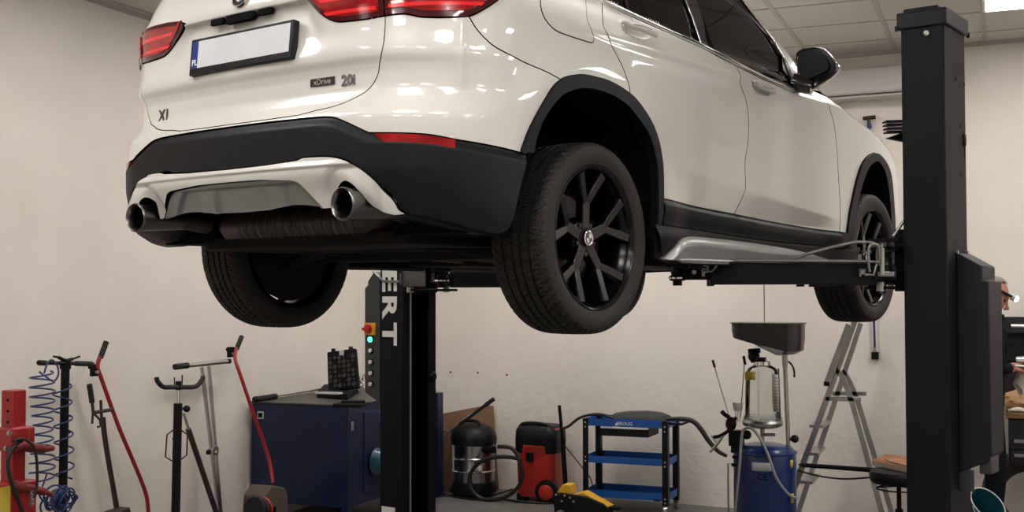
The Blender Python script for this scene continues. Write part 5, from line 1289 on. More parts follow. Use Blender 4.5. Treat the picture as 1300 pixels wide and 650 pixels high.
t=text_mesh('shelf_lettering','BROUG',.036,'white_print',None,at(793,538.2,y=CYF-.019)-g.o,(1,0,0),(0,0,1),.0005); t.parent=g.e
t=text_mesh('shelf_lettering','▲',.02,'white_print',None,at(783,538.2,y=CYF-.019)-g.o,(1,0,0),(0,0,1),.0005); bpy.data.objects.remove(t)
P=TY([(781,540),(783.5,540),(783.5,536.5),(781,538)],CYF-.019); mb=MB(); mb.prism([((p-P[0])[0],(p-P[0])[2]) for p in P],P[0],(1,0,0),(0,0,1),(0,1,0),.001); g.part(mb,'logo_mark','white_print')
mb=MB(); o=at(834,640,y=CYF-.019); mb.box((o[0],o[1],Zc(632)),(.05,.002,.018)); g.part(mb,'small_plate','navy')
# open tray under the top shelf
P=[at(763,541.5,y=CYF-.06),at(823,543,y=CYF-.06)]; xa,xb=P[0][0],P[1][0]; z1=P[0][2]
mb=MB(); z0=at(763,552.5,y=CYF-.06)[2]; mb.box(((xa+xb)/2,CYF-.06,(z0+z1)/2),(xb-xa,.006,z1-z0)); mb.box(((xa+xb)/2,CYF+.08,z0),(xb-xa,.28,.005)); mb.box((xa,CYF+.08,(z0+z1)/2),(.005,.28,z1-z0)); mb.box((xb,CYF+.08,(z0+z1)/2),(.005,.28,z1-z0)); dr=g.part(mb,'drawer','black')
mb=MB(); mb.box(((xa+xb)/2,CYF-.064,z1-.004),(xb-xa,.010,.012)); g.part(mb,'drawer_edge','grey_label',dr)
mb=MB(); mb.tube([(xr+.02,CYF+.02,Zc(536)),(xr+.12,CYF+.02,Zc(536)),(xr+.12,CYB-.02,Zc(536)),(xr+.02,CYB-.02,Zc(536))],.009,10); g.part(mb,'push_handle','blackm',smooth=50)
# bag on the cart
zb=Zc(533)
P=[(-.23,0),(-.20,.035),(-.10,.052),(.05,.060),(.16,.052),(.22,.030),(.235,0)]
mb=MB(); o=np.array([at(813,530,y=4.42)[0],4.42,zb]); lay=[]
for yy,k in ((-.10,.05),(-.09,.6),(-.04,.95),(.03,1),(.08,.7),(.10,.05)): lay.append([(o[0]+a_*(.94+.06*k),o[1]+yy,o[2]+max(b_*k,.0)) for a_,b_ in P])
n=len(P); V=[p for l in lay for p in l]; mb.add(V,[(i*n+k,i*n+k+1,(i+1)*n+k+1,(i+1)*n+k) for i in range(5) for k in range(n-1)]+[tuple(i*n for i in range(6)),tuple(i*n+n-1 for i in range(6))[::-1]])
bag=one(mb,'tool_bag',mat('dark_olive_fabric',(.020,.021,.019),.6),o,'dark grey soft tool bag lying on top of the blue cart','bag',smooth=60)
# hoses and cables by the cart
q=spline(TY([(846,532),(865,531.5),(880,535),(890,545),(900,560),(912,573),(923,579)],4.2),6)
mb=MB(); mb.tube(q,[.012+.007*math.sin(PI*i/(len(q)-1)) for i in range(len(q))],12); one(mb,'air_hose','cable',q[0],'thick black hose arching from the cart towards the blue oil tank','hose',smooth=60)
mb=MB(); mb.tube(spline(TY([(714,544),(722,541),(735,531),(750,526.5),(765,526.5),(778,531)],4.28),6),.011,10); one(mb,'power_cable','cable',at(714,544,y=4.28),'black cable sagging from the suction tube up onto the cart top','cable',smooth=60)
mb=MB(); mb.tube(spline(TY([(717,566),(730,582),(742,597),(750,608),(753,622)],4.40),6),.0045,8); one(mb,'thin_cable','cable',at(717,566,y=4.4),'thin black cable hanging between the red vacuum cleaner and the cart','cable',smooth=60)
mb=MB(); mb.tube(spline([at(a_,b_,z=.008) for a_,b_ in [(556,625),(580,631),(610,634),(640,634),(660,637),(690,639),(715,637)]],6),.008,8); mb.tube(spline([at(a_,b_,z=.008) for a_,b_ in [(556,630),(600,627),(625,628),(650,621),(656,617)]],6),.006,8); one(mb,'floor_cables','cable',at(620,634,z=0),'black cables lying on the floor in front of the vacuum cleaners','cable',smooth=60)
# ---- yellow and black floor jack
YJ=3.95; g=G('floor_jack',(at(735,650,y=YJ)[0],YJ,0),'low black floor jack with a yellow lifting arm in front of the cart','jack')
def pp(pts,Y,dep,m,name,par=None,bevel=.004):
    P=TY(pts,Y); mb=MB(); mb.prism([((p-P[0])[0],(p-P[0])[2]) for p in P],P[0],(1,0,0),(0,0,1),(0,1,0),dep); return g.part(mb,name,m,par,bevel=bevel)
pp([(702,632),(712,626),(745,631),(765,640),(778,652),(775,668),(705,668)],YJ-.06,.03,'black','side_plate'); pp([(702,632),(712,626),(745,631),(765,640),(778,652),(775,668),(705,668)],YJ+.11,.03,'black','side_plate')
pp([(707,625),(714,615.5),(724,616),(726,627),(718,628)],YJ-.03,.12,'yellow','handle_socket')
pp([(728,628),(740,625),(773,644),(768,650),(752,642)],YJ-.03,.12,'yellow','lifting_arm')
pp([(705,640),(770,645),(775,672),(703,672)],YJ-.03,.14,'black','jack_chassis')
for (px,py) in ((706,628),(717,629),(713.5,636),(728.5,636.5),(724,631.5)):
    mb=MB(); o=at(px,py,y=YJ-.065); mb.cyl(o,o-[0,.012,0],.008,12); g.part(mb,'jack_bolt','alu',smooth=40)
mb=MB(); o=at(780,645,y=YJ); mb.lathe([(0,0),(.045,0),(.05,.02),(.03,.022),(0,.02)],o-[0,0,.01],'z',20); g.part(mb,'jack_saddle','black')
for px in (712,770):
    o=at(px,655,y=YJ-.07); mb=MB(); mb.lathe([(0,-.015),(.033,-.015),(.033,.015),(0,.015)],(o[0],YJ-.07,.034),'y',20); g.part(mb,'jack_wheel','steel')
# ---- waste oil extractor
YE=3.4; c=np.array([at(971,600,y=YE)[0],YE,0]); r=(at(1009.5,600,y=YE)[0]-at(931,600,y=YE)[0])/2; Z=lambda py: at(970,py,y=YE)[2]
EX=lambda px,py,dy=0: at(px,py,y=YE+dy)
g=G('oil_extractor',c,'waste oil extractor with a blue tank, clear measuring cylinder and dark funnel pan','oil extractor')
mb=MB(); mb.lathe([(0,.09),(r*.9,.09),(r,.12),(r,Z(578)),(r*.97,Z(571)),(r*.85,Z(566)),(r*.5,Z(563)),(0,Z(562))],c,'z',56); tk=g.part(mb,'blue_tank','tank',smooth=45)
mb=MB(); mb.lathe([(r+.0005,Z(575)),(r+.006,Z(574)),(r+.006,Z(572.5)),(r*.97,Z(571))],c,'z',56); g.part(mb,'tank_rim','tank',tk,smooth=45)
def wrapl(px0,px1,py0,py1,name,m,off=.002,n=8):
    x0=EX(px0,600)[0]-c[0]; x1=EX(px1,600)[0]-c[0]; mb=MB(); V=[]
    for i in range(n+1):
        x=x0+(x1-x0)*i/n; y=-math.sqrt(max((r+off)**2-x*x,0)); V+= [(c[0]+x,c[1]+y,Z(py0)),(c[0]+x,c[1]+y,Z(py1))]
    mb.add(V,[(2*i,2*i+2,2*i+3,2*i+1) for i in range(n)]); return g.part(mb,name,m,tk,smooth=60,solid=.001)
wrapl(962,986,582,592.5,'tank_label','grey_label'); wrapl(1006.5,1009,580,590,'tank_label','label')
wrapl(1007,1009.4,622,634,'tank_label','label')
t=text_mesh('ce_mark','CE',.055,'void',None,np.array([EX(975,600)[0],YE-r-.003,Z(600)])-c,(1,0,0),(0,0,1),.0006); t.parent=tk
for dx,dy in ((-.16,-.12),(.16,-.12),(0,.17)):
    mb=MB(); mb.lathe([(0,-.015),(.04,-.015),(.04,.015),(0,.015)],c+[dx,dy,.042],'x',20); mb.box(c+[dx,dy,.085],(.05,.05,.03)); g.part(mb,'caster','blackm')
# measuring cylinder
cc=EX(968,520); cc=np.array([cc[0],YE,0]); rg=(EX(989,520)[0]-EX(945,520)[0])/2
mb=MB(); mb.lathe([(rg,Z(533)),(rg*.98,Z(500)),(rg*.92,Z(472)),(rg*.78,Z(467)),(rg*.45,Z(463))],cc,'z',48); gc=g.part(mb,'clear_cylinder','clear',smooth=50)
mb=MB(); mb.lathe([(0,Z(543)),(rg*.85,Z(542.5)),(rg*1.12,Z(540)),(rg*1.18,Z(536)),(rg*1.12,Z(533)),(rg*.9,Z(531)),(0,Z(531))],cc,'z',44); g.part(mb,'cylinder_base','alu',gc,smooth=40)
mb=MB(); mb.lathe([(rg*1.02,Z(532.5)),(rg*1.12,Z(531)),(rg*1.02,Z(527))],cc,'z',40); g.part(mb,'base_flange','clear',gc)
mb=MB(); mb.lathe([(rg*.3,Z(465)),(rg*.50,Z(463)),(rg*.5,Z(459)),(rg*.42,Z(458)),(0,Z(458))],cc,'z',30); g.part(mb,'cylinder_collar','chrome',gc,smooth=40)
for k in range(3):
    a_=2*PI*k/3+.5; p=cc+np.array([rg*1.07*math.cos(a_),rg*1.07*math.sin(a_),0]); mb=MB(); mb.cyl((p[0],p[1],Z(536)),(p[0]-.1*rg*math.cos(a_),p[1]-.1*rg*math.sin(a_),Z(468)),.0055,10); g.part(mb,'tie_rod','chrome',gc)
mb=MB(); P=[EX(945.5,472,-rg-.004),EX(959,472,-rg-.004),EX(959,482.5,-rg-.004),EX(945.5,482.5,-rg-.004)]; mb.add(P,[(0,1,2,3)]); g.part(mb,'yellow_label','label',gc,solid=.001)
mb=MB(); P=[EX(980,474,-rg-.004),EX(988,476,-rg-.004),EX(989,523,-rg-.004),EX(982,523,-rg-.004)]; mb.add(P,[(0,1,2,3)]); sc=g.part(mb,'scale_strip','grey_label',gc,solid=.001)
for k in range(11):
    py=480+k*4; mb=MB(); mb.beam(EX(983.5,py,-rg-.007),EX(987.5,py,-rg-.007),.002,.003); g.part(mb,'scale_mark','void',sc)
mb=MB(); mb.beam(EX(980.5,486,-rg-.006),EX(981,520,-rg-.006),.004,.012,(0,1,0)); g.part(mb,'yellow_scale_line','label',sc)
# head valve
mb=MB(); o=EX(957,452); mb.ball(o,.042,sc=(.9,.8,1)); mb.box(EX(963,457),(.09,.05,.035)); mb.cyl(EX(950,446),EX(965,445),.016,12); g.part(mb,'suction_head','black',smooth=45)
mb=MB(); mb.cyl(EX(968,541),EX(968,565),.014,14); mb.cyl(EX(968,552,-.01),EX(984,552,-.01),.010,12); g.part(mb,'neck_pipe','steel',smooth=50)
# funnel pan on its pole
pc=EX(974,412); zt=Z(409.5); a_=(EX(1020.5,412)[0]-EX(928,412)[0])/2; 
Pz=lambda py: Z(py)
mb=MB(); n=40; V=[]; lay=[(1.03,0),(1.03,-.008),(.985,-.010),(.97,-.06),(.95,-.12)]
out=[]
def panring(k,zf,xs=1,xo=0): 
    q=[]
    for i in range(n):
        t=2*PI*i/n; ct,st=math.cos(t),math.sin(t); X_=a_*xs*abs(ct)**.7*np.sign(ct); Y_=.17*k*abs(st)**.7*np.sign(st); q.append((pc[0]+X_+xo,YE+.03+Y_,zf(X_/a_)))
    return q
hgt=Z(409.5)-Z(450)
dep=lambda u,f: zt-f*hgt*(.52+.48*min(1,max(0,(u+1)/1.55)))
L=[panring(1.02,lambda u: zt,1.03),panring(1.02,lambda u: zt-.007,1.03),panring(.98,lambda u: zt-.009,.99),panring(.97,lambda u: dep(u,.5),.985),panring(.92,lambda u: dep(u,.86),.95),
   panring(.6,lambda u: dep(u,.98),.62,.03),panring(.14,lambda u: dep(1,1.02),.14,.08),
   panring(.12,lambda u: dep(1,1.0),.12,.08),panring(.58,lambda u: dep(u,.93),.6,.03),panring(.89,lambda u: dep(u,.8),.92),panring(.95,lambda u: dep(u,.4),.96),panring(.97,lambda u: zt-.001,.98)]
g.part(loft(L+[L[0]]) if 0 else loft(L),'funnel_pan','pan',smooth=50)
mb=MB(); pb=EX(1001,566); pt=EX(996,450); mb.cyl(pb,pt,.0135,16); mb.cyl(pt,pt+(pb-pt)*.13,.0175,16); pl=g.part(mb,'pan_pole','steel',smooth=50)
mb=MB(); mb.tube(spline([EX(1001,459,-.02),EX(1005,463,-.02),EX(1008,470,-.02),EX(1008.5,479,-.02)],4),.006,8); g.part(mb,'drain_lever','black',pl,smooth=50)
mb=MB(); o=EX(1009,557); mb.ball(o,.026,12,8); mb.cyl(EX(1001,558),o,.008,10); g.part(mb,'clamp_knob','black',pl,smooth=40)
mb=MB(); mb.cyl(EX(970.5,412,.06),EX(970,362,.06),.0035,8); g.part(mb,'thin_rod','steel')
# probe holder and probes
mb=MB(); mb.box(EX(935,556,-.05),(.09,.07,.10)); mb.cyl(EX(935,575,-.05),EX(935,560,-.05),.035,14); mb.ball(EX(928,538,-.06),.045,sc=(.8,.8,1)); mb.ball(EX(948,552,-.05),.03); hd=g.part(mb,'gun_holder','black',bevel=.006)
for pts,r_ in (([(928,545),(915,553),(906,555)],.012),([(926,530),(920,526),(916,522)],.014),([(918,552),(912,562),(901,574)],.009),([(930,548),(925,540),(935,530)],.011),([(903,553),(911,563)],.007)):
    mb=MB(); mb.tube(spline(TY(pts,YE-.09),4),r_,10); g.part(mb,'gun_lever','black' if r_>.0095 else 'steel',hd,smooth=50)
for x0_,y0_,x1_,y1_ in ((905,458,926,530),(932,512,935,535),(936,513,937,535),(941,512,939,535)):
    mb=MB(); a0,b0_=EX(x1_,y1_,-.04),EX(x0_,y0_,-.04); mb.cyl(a0,b0_,.0032,8); pr=g.part(mb,'suction_probe','steel',smooth=50)
    mb=MB(); dd=(a0-b0_)/np.linalg.norm(a0-b0_); mb.cyl(b0_-dd*.005,b0_+dd*.045,.0085 if x0_<910 else .010,12); g.part(mb,'probe_grip','brown' if x0_<910 else 'alu',pr,smooth=50)
mb=MB(); mb.cyl(EX(944,452,-.03),EX(946,463,-.03),.009,10); mb.cyl(EX(945,462,-.03),EX(940,530,-.03),.003,8); g.part(mb,'suction_probe','black',smooth=50)
mb=MB(); mb.tube(spline([EX(944,545,-.12),EX(952,543,-.14),EX(962,552,-.16),EX(974,575,-.20),EX(985,605,-.22),EX(996,622,-.20),EX(1006,631,-.15),EX(1012,631,-.05)],6),.0085,12); g.part(mb,'clear_hose','clearhose',smooth=60)
mb=MB(); mb.tube(spline([EX(943,546,-.12),EX(941,560,-.15),EX(939,590,-.2),EX(935,630,-.2),EX(932,660,-.18)],6),.0085,12); g.part(mb,'clear_hose','clearhose',smooth=60)
mb=MB(); mb.tube([EX(930,588,-.06),EX(924,589,-.06),EX(925,660,-.06)],.006,8); g.part(mb,'side_pipe','steel',smooth=50)
mb=MB(); 
for k,(px,py) in enumerate(((931,572),(933,580),(932,590))): mb=MB(); mb.box(EX(px,py,-.12),(.03,.03,.02)); g.part(mb,'valve_block','black',bevel=.003)
# ---- ladder
YL=4.15
g=G('step_ladder',(at(1050,640,y=YL)[0],YL,0),'aluminium folding ladder standing against the back wall under the front wheel','ladder')
def rail(a,b,dy=0,w=.022,h=.055,Y=YL,name='side_rail',ext=True,m='alu'):
    p,q=at(*a,y=Y+dy),at(*b,y=Y+dy)
    if ext: q=down(p,q,.0)
    mb=MB(); mb.beam(p,q,h,w,(0,1,0)); return g.part(mb,name,m,bevel=.002)
rail((1088,400),(1012,610),0,h=.040); rail((1078,412),(1049,490),-.05,w=.03,h=.045,ext=False); rail((1093,410),(1030,600),.36,h=.036)

for a_ in (((1069,470),(1080,487),(1090,513),(1135,660)),((1060,468),(1070,480),(1083,515),(1122,660))):
    q=spline(TY(a_[:3],YL+(.36 if a_[0][0]>1065 else 0)),5); e=at(*a_[3],y=YL+(.36 if a_[0][0]>1065 else 0)); e=down(q[-1],e,.0); mb=MB()
    for i in range(len(q)-1): mb.beam(q[i],q[i+1],.034,.022,(0,1,0))
    mb.beam(q[-1],e,.034,.022,(0,1,0)); g.part(mb,'rear_leg','alu')
for (px,py) in ((1027,541),(1020,576),(1013,612)):
    p=at(px+4,py,y=YL); mb=MB(); mb.box(p+[.03,.18,.0],(.10,.36,.022)); g.part(mb,'tread','alu',bevel=.003)
p=at(1048,506,y=YL); q=at(1093,507,y=YL); mb=MB(); mb.beam(p,q,.03,.022,(0,1,0)); g.part(mb,'locking_bar','alu',bevel=.002)
mb=MB(); mb.beam(p+[0,.36,.01],q+[0,.36,.01],.03,.022,(0,1,0)); g.part(mb,'locking_bar','alu',bevel=.002)
mb=MB(); mb.box(at(1050,487,y=YL-.05),(.035,.05,.03)); g.part(mb,'rail_end_cap','blackm')
# ---- long black bar and cable from the ladder to the stool
q=TY([(1014,590),(1020,590.5),(1112,597)],3.75)
mb=MB(); mb.tube(q,[.006,.014,.016],10); one(mb,'long_black_bar','blackm',q[0],'long thin black bar reaching from the ladder foot to the stool','bar',smooth=50)
mb=MB(); mb.tube(spline(TY([(1012,597),(1030,602),(1050,606),(1075,608),(1106,606)],3.75),6),.006,8); one(mb,'sagging_cable','cable',q[0]+[0,0,-.06],'thin black cable sagging below the long bar towards the stool','cable',smooth=60)
# ---- stool
YS=3.45; c=at(1141,605,y=YS); rs=c[0]-at(1103.5,605,y=YS)[0]; zs=at(1120,597,y=YS)[2]; c[2]=0
g=G('rolling_stool',c,'black round rolling workshop stool with a board on its seat, beside the right lift column','stool')
z2=at(1120,612,y=YS)[2]
mb=MB(); mb.lathe([(0,z2),(rs*.9,z2),(rs*.99,z2+.02),(rs,zs-.02),(rs*.95,zs),(rs*.8,zs+.005),(0,zs+.005)],c,'z',40); g.part(mb,'seat','black',smooth=45)
mb=MB(); mb.cyl(c+[0,0,z2],c+[0,0,z2-.17],.014,14); mb.cyl(c+[0,0,z2-.16],c+[0,0,.10],.024,16); g.part(mb,'gas_strut','chrome' if 0 else 'blackm',smooth=50)
mb=MB(); mb.lathe([(rs*.75+.005*math.cos(t),.005*math.sin(t)+z2-.035) for t in np.linspace(0,2*PI,7)[:-1]],c,'z',36,close=True); mb.tube([c+[-rs*.75,0,z2-.035],c+[0,0,z2-.02],c+[rs*.75,0,z2-.035]],.004,6); g.part(mb,'wire_ring','blackm',smooth=60)
for k in range(5):
    a0=2*PI*k/5; e_=c+np.array([.24*math.cos(a0),.24*math.sin(a0),.065]); mb=MB(); mb.tube([c+[0,0,.10],e_],[.022,.014],10); lg=g.part(mb,'leg','blackm',smooth=50)
    mb=MB(); mb.lathe([(0,-.012),(.026,-.012),(.026,.012),(0,.012)],(e_[0],e_[1],.027),'y',16); g.part(mb,'caster','blackm',lg)
P=[at(x_,y_,z=zs+.006) for x_,y_ in ((1107,591),(1160,602),(1175,588),(1124,583))]
mb=MB(); mb.add(P+[p+np.array([0,0,.032]) for p in P],[(0,1,2,3),(4,5,6,7),(0,1,5,4),(1,2,6,5),(2,3,7,6),(3,0,4,7)]); o=sum(P)/4
bd=G('wooden_board',o,'thick orange-topped board lying on the stool seat','board')
bd.part(mb,'board_body',mat('pale_board_edge',(.50,.40,.30),.7),bevel=.003)
mb=MB(); mb.add([p+np.array([0,0,.0325]) for p in P],[(0,1,2,3)]); bd.part(mb,'orange_face','wood',solid=.001)
zw=zs+.046; q=[at(1126,583.5,z=zw),at(1130,586,z=zw),at(1152,591,z=zw)]
mb=MB(); mb.tube(q,.0065,8); 
ww=G('spanner',q[1],'small steel spanner lying on the board on the stool','spanner'); ww.part(mb,'handle','steel',smooth=50)
mb=MB(); mb.lathe([(.008,-.004),(.015,-.004),(.015,.004),(.008,.004)],q[0],'z',14,close=True); ww.part(mb,'ring_end','steel')
# ---- hose on the wall
yw=WB(1.3)-.03
q=[at(1103,153,y=yw),at(1104,170,y=yw),at(1106,260,y=yw),at(1108,360,y=yw),at(1110,420,y=yw),at(1110.5,446,y=yw)]
g=G('wall_air_hose',q[-1],'blue air hose hanging down the back wall from a small brass valve','hose')
mb=MB(); mb.tube(spline(q,4),.0085,10); g.part(mb,'blue_hose','bluehose',smooth=60)
mb=MB(); mb.box(at(1111,451.5,y=yw),(.05,.045,.055)); g.part(mb,'black_connector','black',bevel=.005)
mb=MB(); mb.cyl(at(1110.5,447,y=yw),at(1110.5,441,y=yw),.013,12); g.part(mb,'metal_ferrule','steel')
mb=MB(); mb.cyl(at(1095.5,150.5,y=yw),at(1111.5,148.5,y=yw),.014,12); mb.cyl(at(1103,150,y=yw),at(1103,158,y=yw),.012,12); g.part(mb,'tee_valve','brown',smooth=50)
mb=MB(); mb.cyl(at(1103,157,y=yw),at(1104,163,y=yw),.016,12); g.part(mb,'blue_coupling','bluehose')
# ---- air conditioner
xa,xb=.86,1.80; zb_,zt_=3.035,3.262
yc=WB((xa+xb)/2); 
g=G('air_conditioner',((xa+xb)/2,yc,zb_),'long white wall-mounted air conditioner high on the back wall behind the mirror','air conditioner')
g.e.rotation_euler=(0,0,wa)
def AC(mb,name,m,par=None,**k): return mb.build(name,m,par or g.e,**k)
L_=xb-xa
prof=[(0,0),(-.12,0),(-.165,.012),(-.185,.04),(-.19,.10),(-.175,.175),(-.15,.212),(-.10,.227),(0,.227)]
mb=MB(); mb.prism(prof,(-L_/2,0,0),(0,1,0),(0,0,1),(1,0,0),L_); AC(mb,'housing','acw',smooth=30,bevel=.006)
mb=MB(); mb.prism([(-.188,.075),(-.193,.10),(-.190,.125),(-.186,.125),(-.186,.075)],(-L_/2+.01,0,0),(0,1,0),(0,0,1),(1,0,0),L_-.02); AC(mb,'front_ridge','acw',smooth=40)
mb=MB(); mb.box((0,-.150,.006),(L_-.10,.055,.010),None); AC(mb,'air_flap','acw',bevel=.002)
mb=MB(); mb.box((0,-.178,.0205),(L_-.09,.010,.004)); AC(mb,'flap_gap','void')
# ---- sockets holes in the wall (old plugs)
for px,py in ((572,472.5),(606.5,473),(643.5,476)):
    o=at(px,py,y=WB(at(px,py,y=4.8)[0])-.001); mb=MB(); mb.cyl(o+[0,.01,0],o-[0,.004,0],.008,10); one(mb,'wall_plug','brown',o,'small rusty wall plug in a row of three on the back wall','wall plug','wall plugs on the back wall')
# ================================================================== bench and man
bx0,bx1,by0=2.215,4.1,3.98; by1=WB(2.2)-.02-.16
zt=at(1290,528,y=by0)[2]; zb_=at(1290,590,y=by0)[2]
g=G('workbench',((bx0+bx1)/2,(by0+by1)/2,0),'black steel workbench with a wooden top and drawers behind the right lift column','workbench')
mb=MB(); mb.box(((bx0+bx1)/2,(by0+by1)/2,zt+.0),(bx1-bx0+.03,by1-by0+.03,.035)); g.part(mb,'wooden_top','oak',bevel=.004)
mb=MB(); mb.box(((bx0+bx1)/2,(by0+by1)/2,(zt+zb_)/2-.01),(bx1-bx0,by1-by0-.01,zt-zb_-.02)); g.part(mb,'cabinet_body','cabblk',bevel=.004)
for k in range(2):
    for px_,py in ((0,559.5),(1,577.5)):
        z_=at(1290,py,y=by0)[2]; xs=bx0+.02+k*.95
        mb=MB(); mb.box((xs+.44,by0-.008,z_-.01),(.90,.016,(zt-zb_)*.26)); dr=g.part(mb,'drawer','cabblk',bevel=.003)
        mb=MB(); mb.box((xs+.44,by0-.024,z_),(.86,.02,.022)); g.part(mb,'drawer_handle','alu',dr,bevel=.003)
for x in (bx0+.35,bx1-.05):
    for y in (by1-.05,):
        mb=MB(); mb.box((x,y,zb_/2),(.06,.06,zb_)); g.part(mb,'leg','cabblk')
for x in (bx0+.35,bx1-.05):
    mb=MB(); mb.box((x,by0+.25,zb_/2),(.06,.06,zb_)); g.part(mb,'leg','cabblk')
ztop=at(1290,403,y=by1)[2]
mb=MB(); mb.box(((bx0+bx1)/2-.04,by1-.02,(ztop+zt)/2+.02),(bx1-bx0+.10,.03,ztop-zt-.03)); bp=g.part(mb,'back_panel','cabblk',bevel=.003)
mb=MB(); z_=at(1290,420,y=by1-.1)[2]; mb.box(((bx0+bx1)/2,by1-.10,z_),(bx1-bx0,.14,.02)); sh_=g.part(mb,'shelf','cabblk')
mb=MB(); z_=at(1290,441,y=by1-.05)[2]; mb.box(((bx0+bx1)/2,by1-.055,z_-.03),(bx1-bx0,.04,.11)); g.part(mb,'tool_rail','post_grey',bp)
o=np.array([at(1296,415,y=by1-.10)[0]+.06,by1-.10,at(1290,420,y=by1-.1)[2]+.010])
mb=MB(); mb.cyl(o+[-.12,0,.018],o+[.25,0,.018],.018,14); one(mb,'metal_tube','alu',o,'short silver tube lying on the shelf above the workbench','tube')
def crumple(name,c,dims,m,label,cat,seed,n=14):
    r_=np.random.default_rng(seed); mb=MB(); mb.ball((0,0,0),1,26,14); V=np.array(mb.v)
    for _ in range(26):
        d=r_.normal(size=3); d/=np.linalg.norm(d); k=V@d; V=V-np.outer(np.clip(k-.62-.2*r_.random(),0,9)*(.6+.5*r_.random()),d)
    V=V+r_.normal(size=V.shape)*.03; V=V*np.array(dims)/2; V[:,2]-=V[:,2].min(); mb.v=[tuple(v) for v in V]
    o=mb.build(name,m,None,smooth=25,loc=tuple(c)); return tag(o,label,cat)
zt2=zt+.018
crumple('kraft_paper_bag',(at(1293,515,y=4.12)[0]+.03,4.12,zt2),(.34,.22,.17),'kraft','crumpled brown paper bag on the workbench in front of the man','paper bag',3)
crumple('paper_towel_ball',(at(1290,518,y=4.03)[0],4.04,zt2),(.12,.10,.04),'paper','small crumpled white paper on the edge of the workbench','paper',5)
crumple('hanging_rag',(at(1296,500,y=3.86)[0]+.01,3.86,at(1296,502,y=3.86)[2]),(.11,.07,.19),'paper','pale patterned rag held in the man\'s hands above the bench','rag',8)
# tyre under the bench
o=np.array([at(1299,615,y=4.15)[0]+.05,4.25,.30]); mb=MB(); mb.lathe([(.18,-.09),(.24,-.11),(.29,-.09),(.305,-.05),(.305,.05),(.29,.09),(.24,.11),(.18,.09)],o,'y',48,close=True); one(mb,'spare_tyre',mat('dusty_rubber',(.045,.04,.035),.8),(o[0],o[1],0),'dusty tyre standing under the workbench','tyre',smooth=50)
# bucket in the right foreground behind the column
YB=2.6; o=at(1251,640,y=YB); R_=.098
up=np.array([.55,-.50,.67]); up/=np.linalg.norm(up)
bc=at(1254,640,y=YB); ux=np.cross(up,[0,0,1]); ux/=np.linalg.norm(ux); uy=np.cross(up,ux)
g=G('plastic_bucket',(bc[0],bc[1],bc[2]-.2),'teal plastic bucket with a metal hoop, tipped towards the camera beside the right lift column','bucket')
def ring_(h,r,n=36): return [bc+up*h+ux*r*math.cos(2*PI*k/n)+uy*r*math.sin(2*PI*k/n) for k in range(n)]
hh=.0; mb=loft([ring_(-.24,.074),ring_(-.02,R_),ring_(.0,R_+.006),ring_(.0,R_-.001),ring_(-.03,R_-.006),ring_(-.23,.07)]); g.part(mb,'bucket_shell','teal',smooth=40)
mb=MB(); mb.tube(ring_(.002,R_+.003),.0035,8,closed=True); g.part(mb,'bucket_rim','grey_label',smooth=60)
mb=MB(); mb.tube([bc+up*(-.05*math.sin(t)-.0)+ux*(R_+.008)*math.cos(t)+uy*(R_*.75)*math.sin(t) for t in np.linspace(0,PI,24)],.003,6); g.part(mb,'bucket_hoop','grey_label',smooth=60)
# the bucket hangs on a low trolley
tr=G('low_trolley',(bc[0],bc[1]+.02,0),'small dark trolley on the floor carrying the teal bucket','trolley')
zz=bc[2]-.24
mb=MB(); mb.box((bc[0],bc[1]+.12,zz-.0),(.34,.34,.03)); tr.part(mb,'platform','cabblk',bevel=.005)
for sx_ in (-.14,.14):
    for sy_ in (-.02,.26): mb=MB(); mb.box((bc[0]+sx_,bc[1]+sy_,zz/2),(.03,.03,zz)); tr.part(mb,'leg','cabblk')
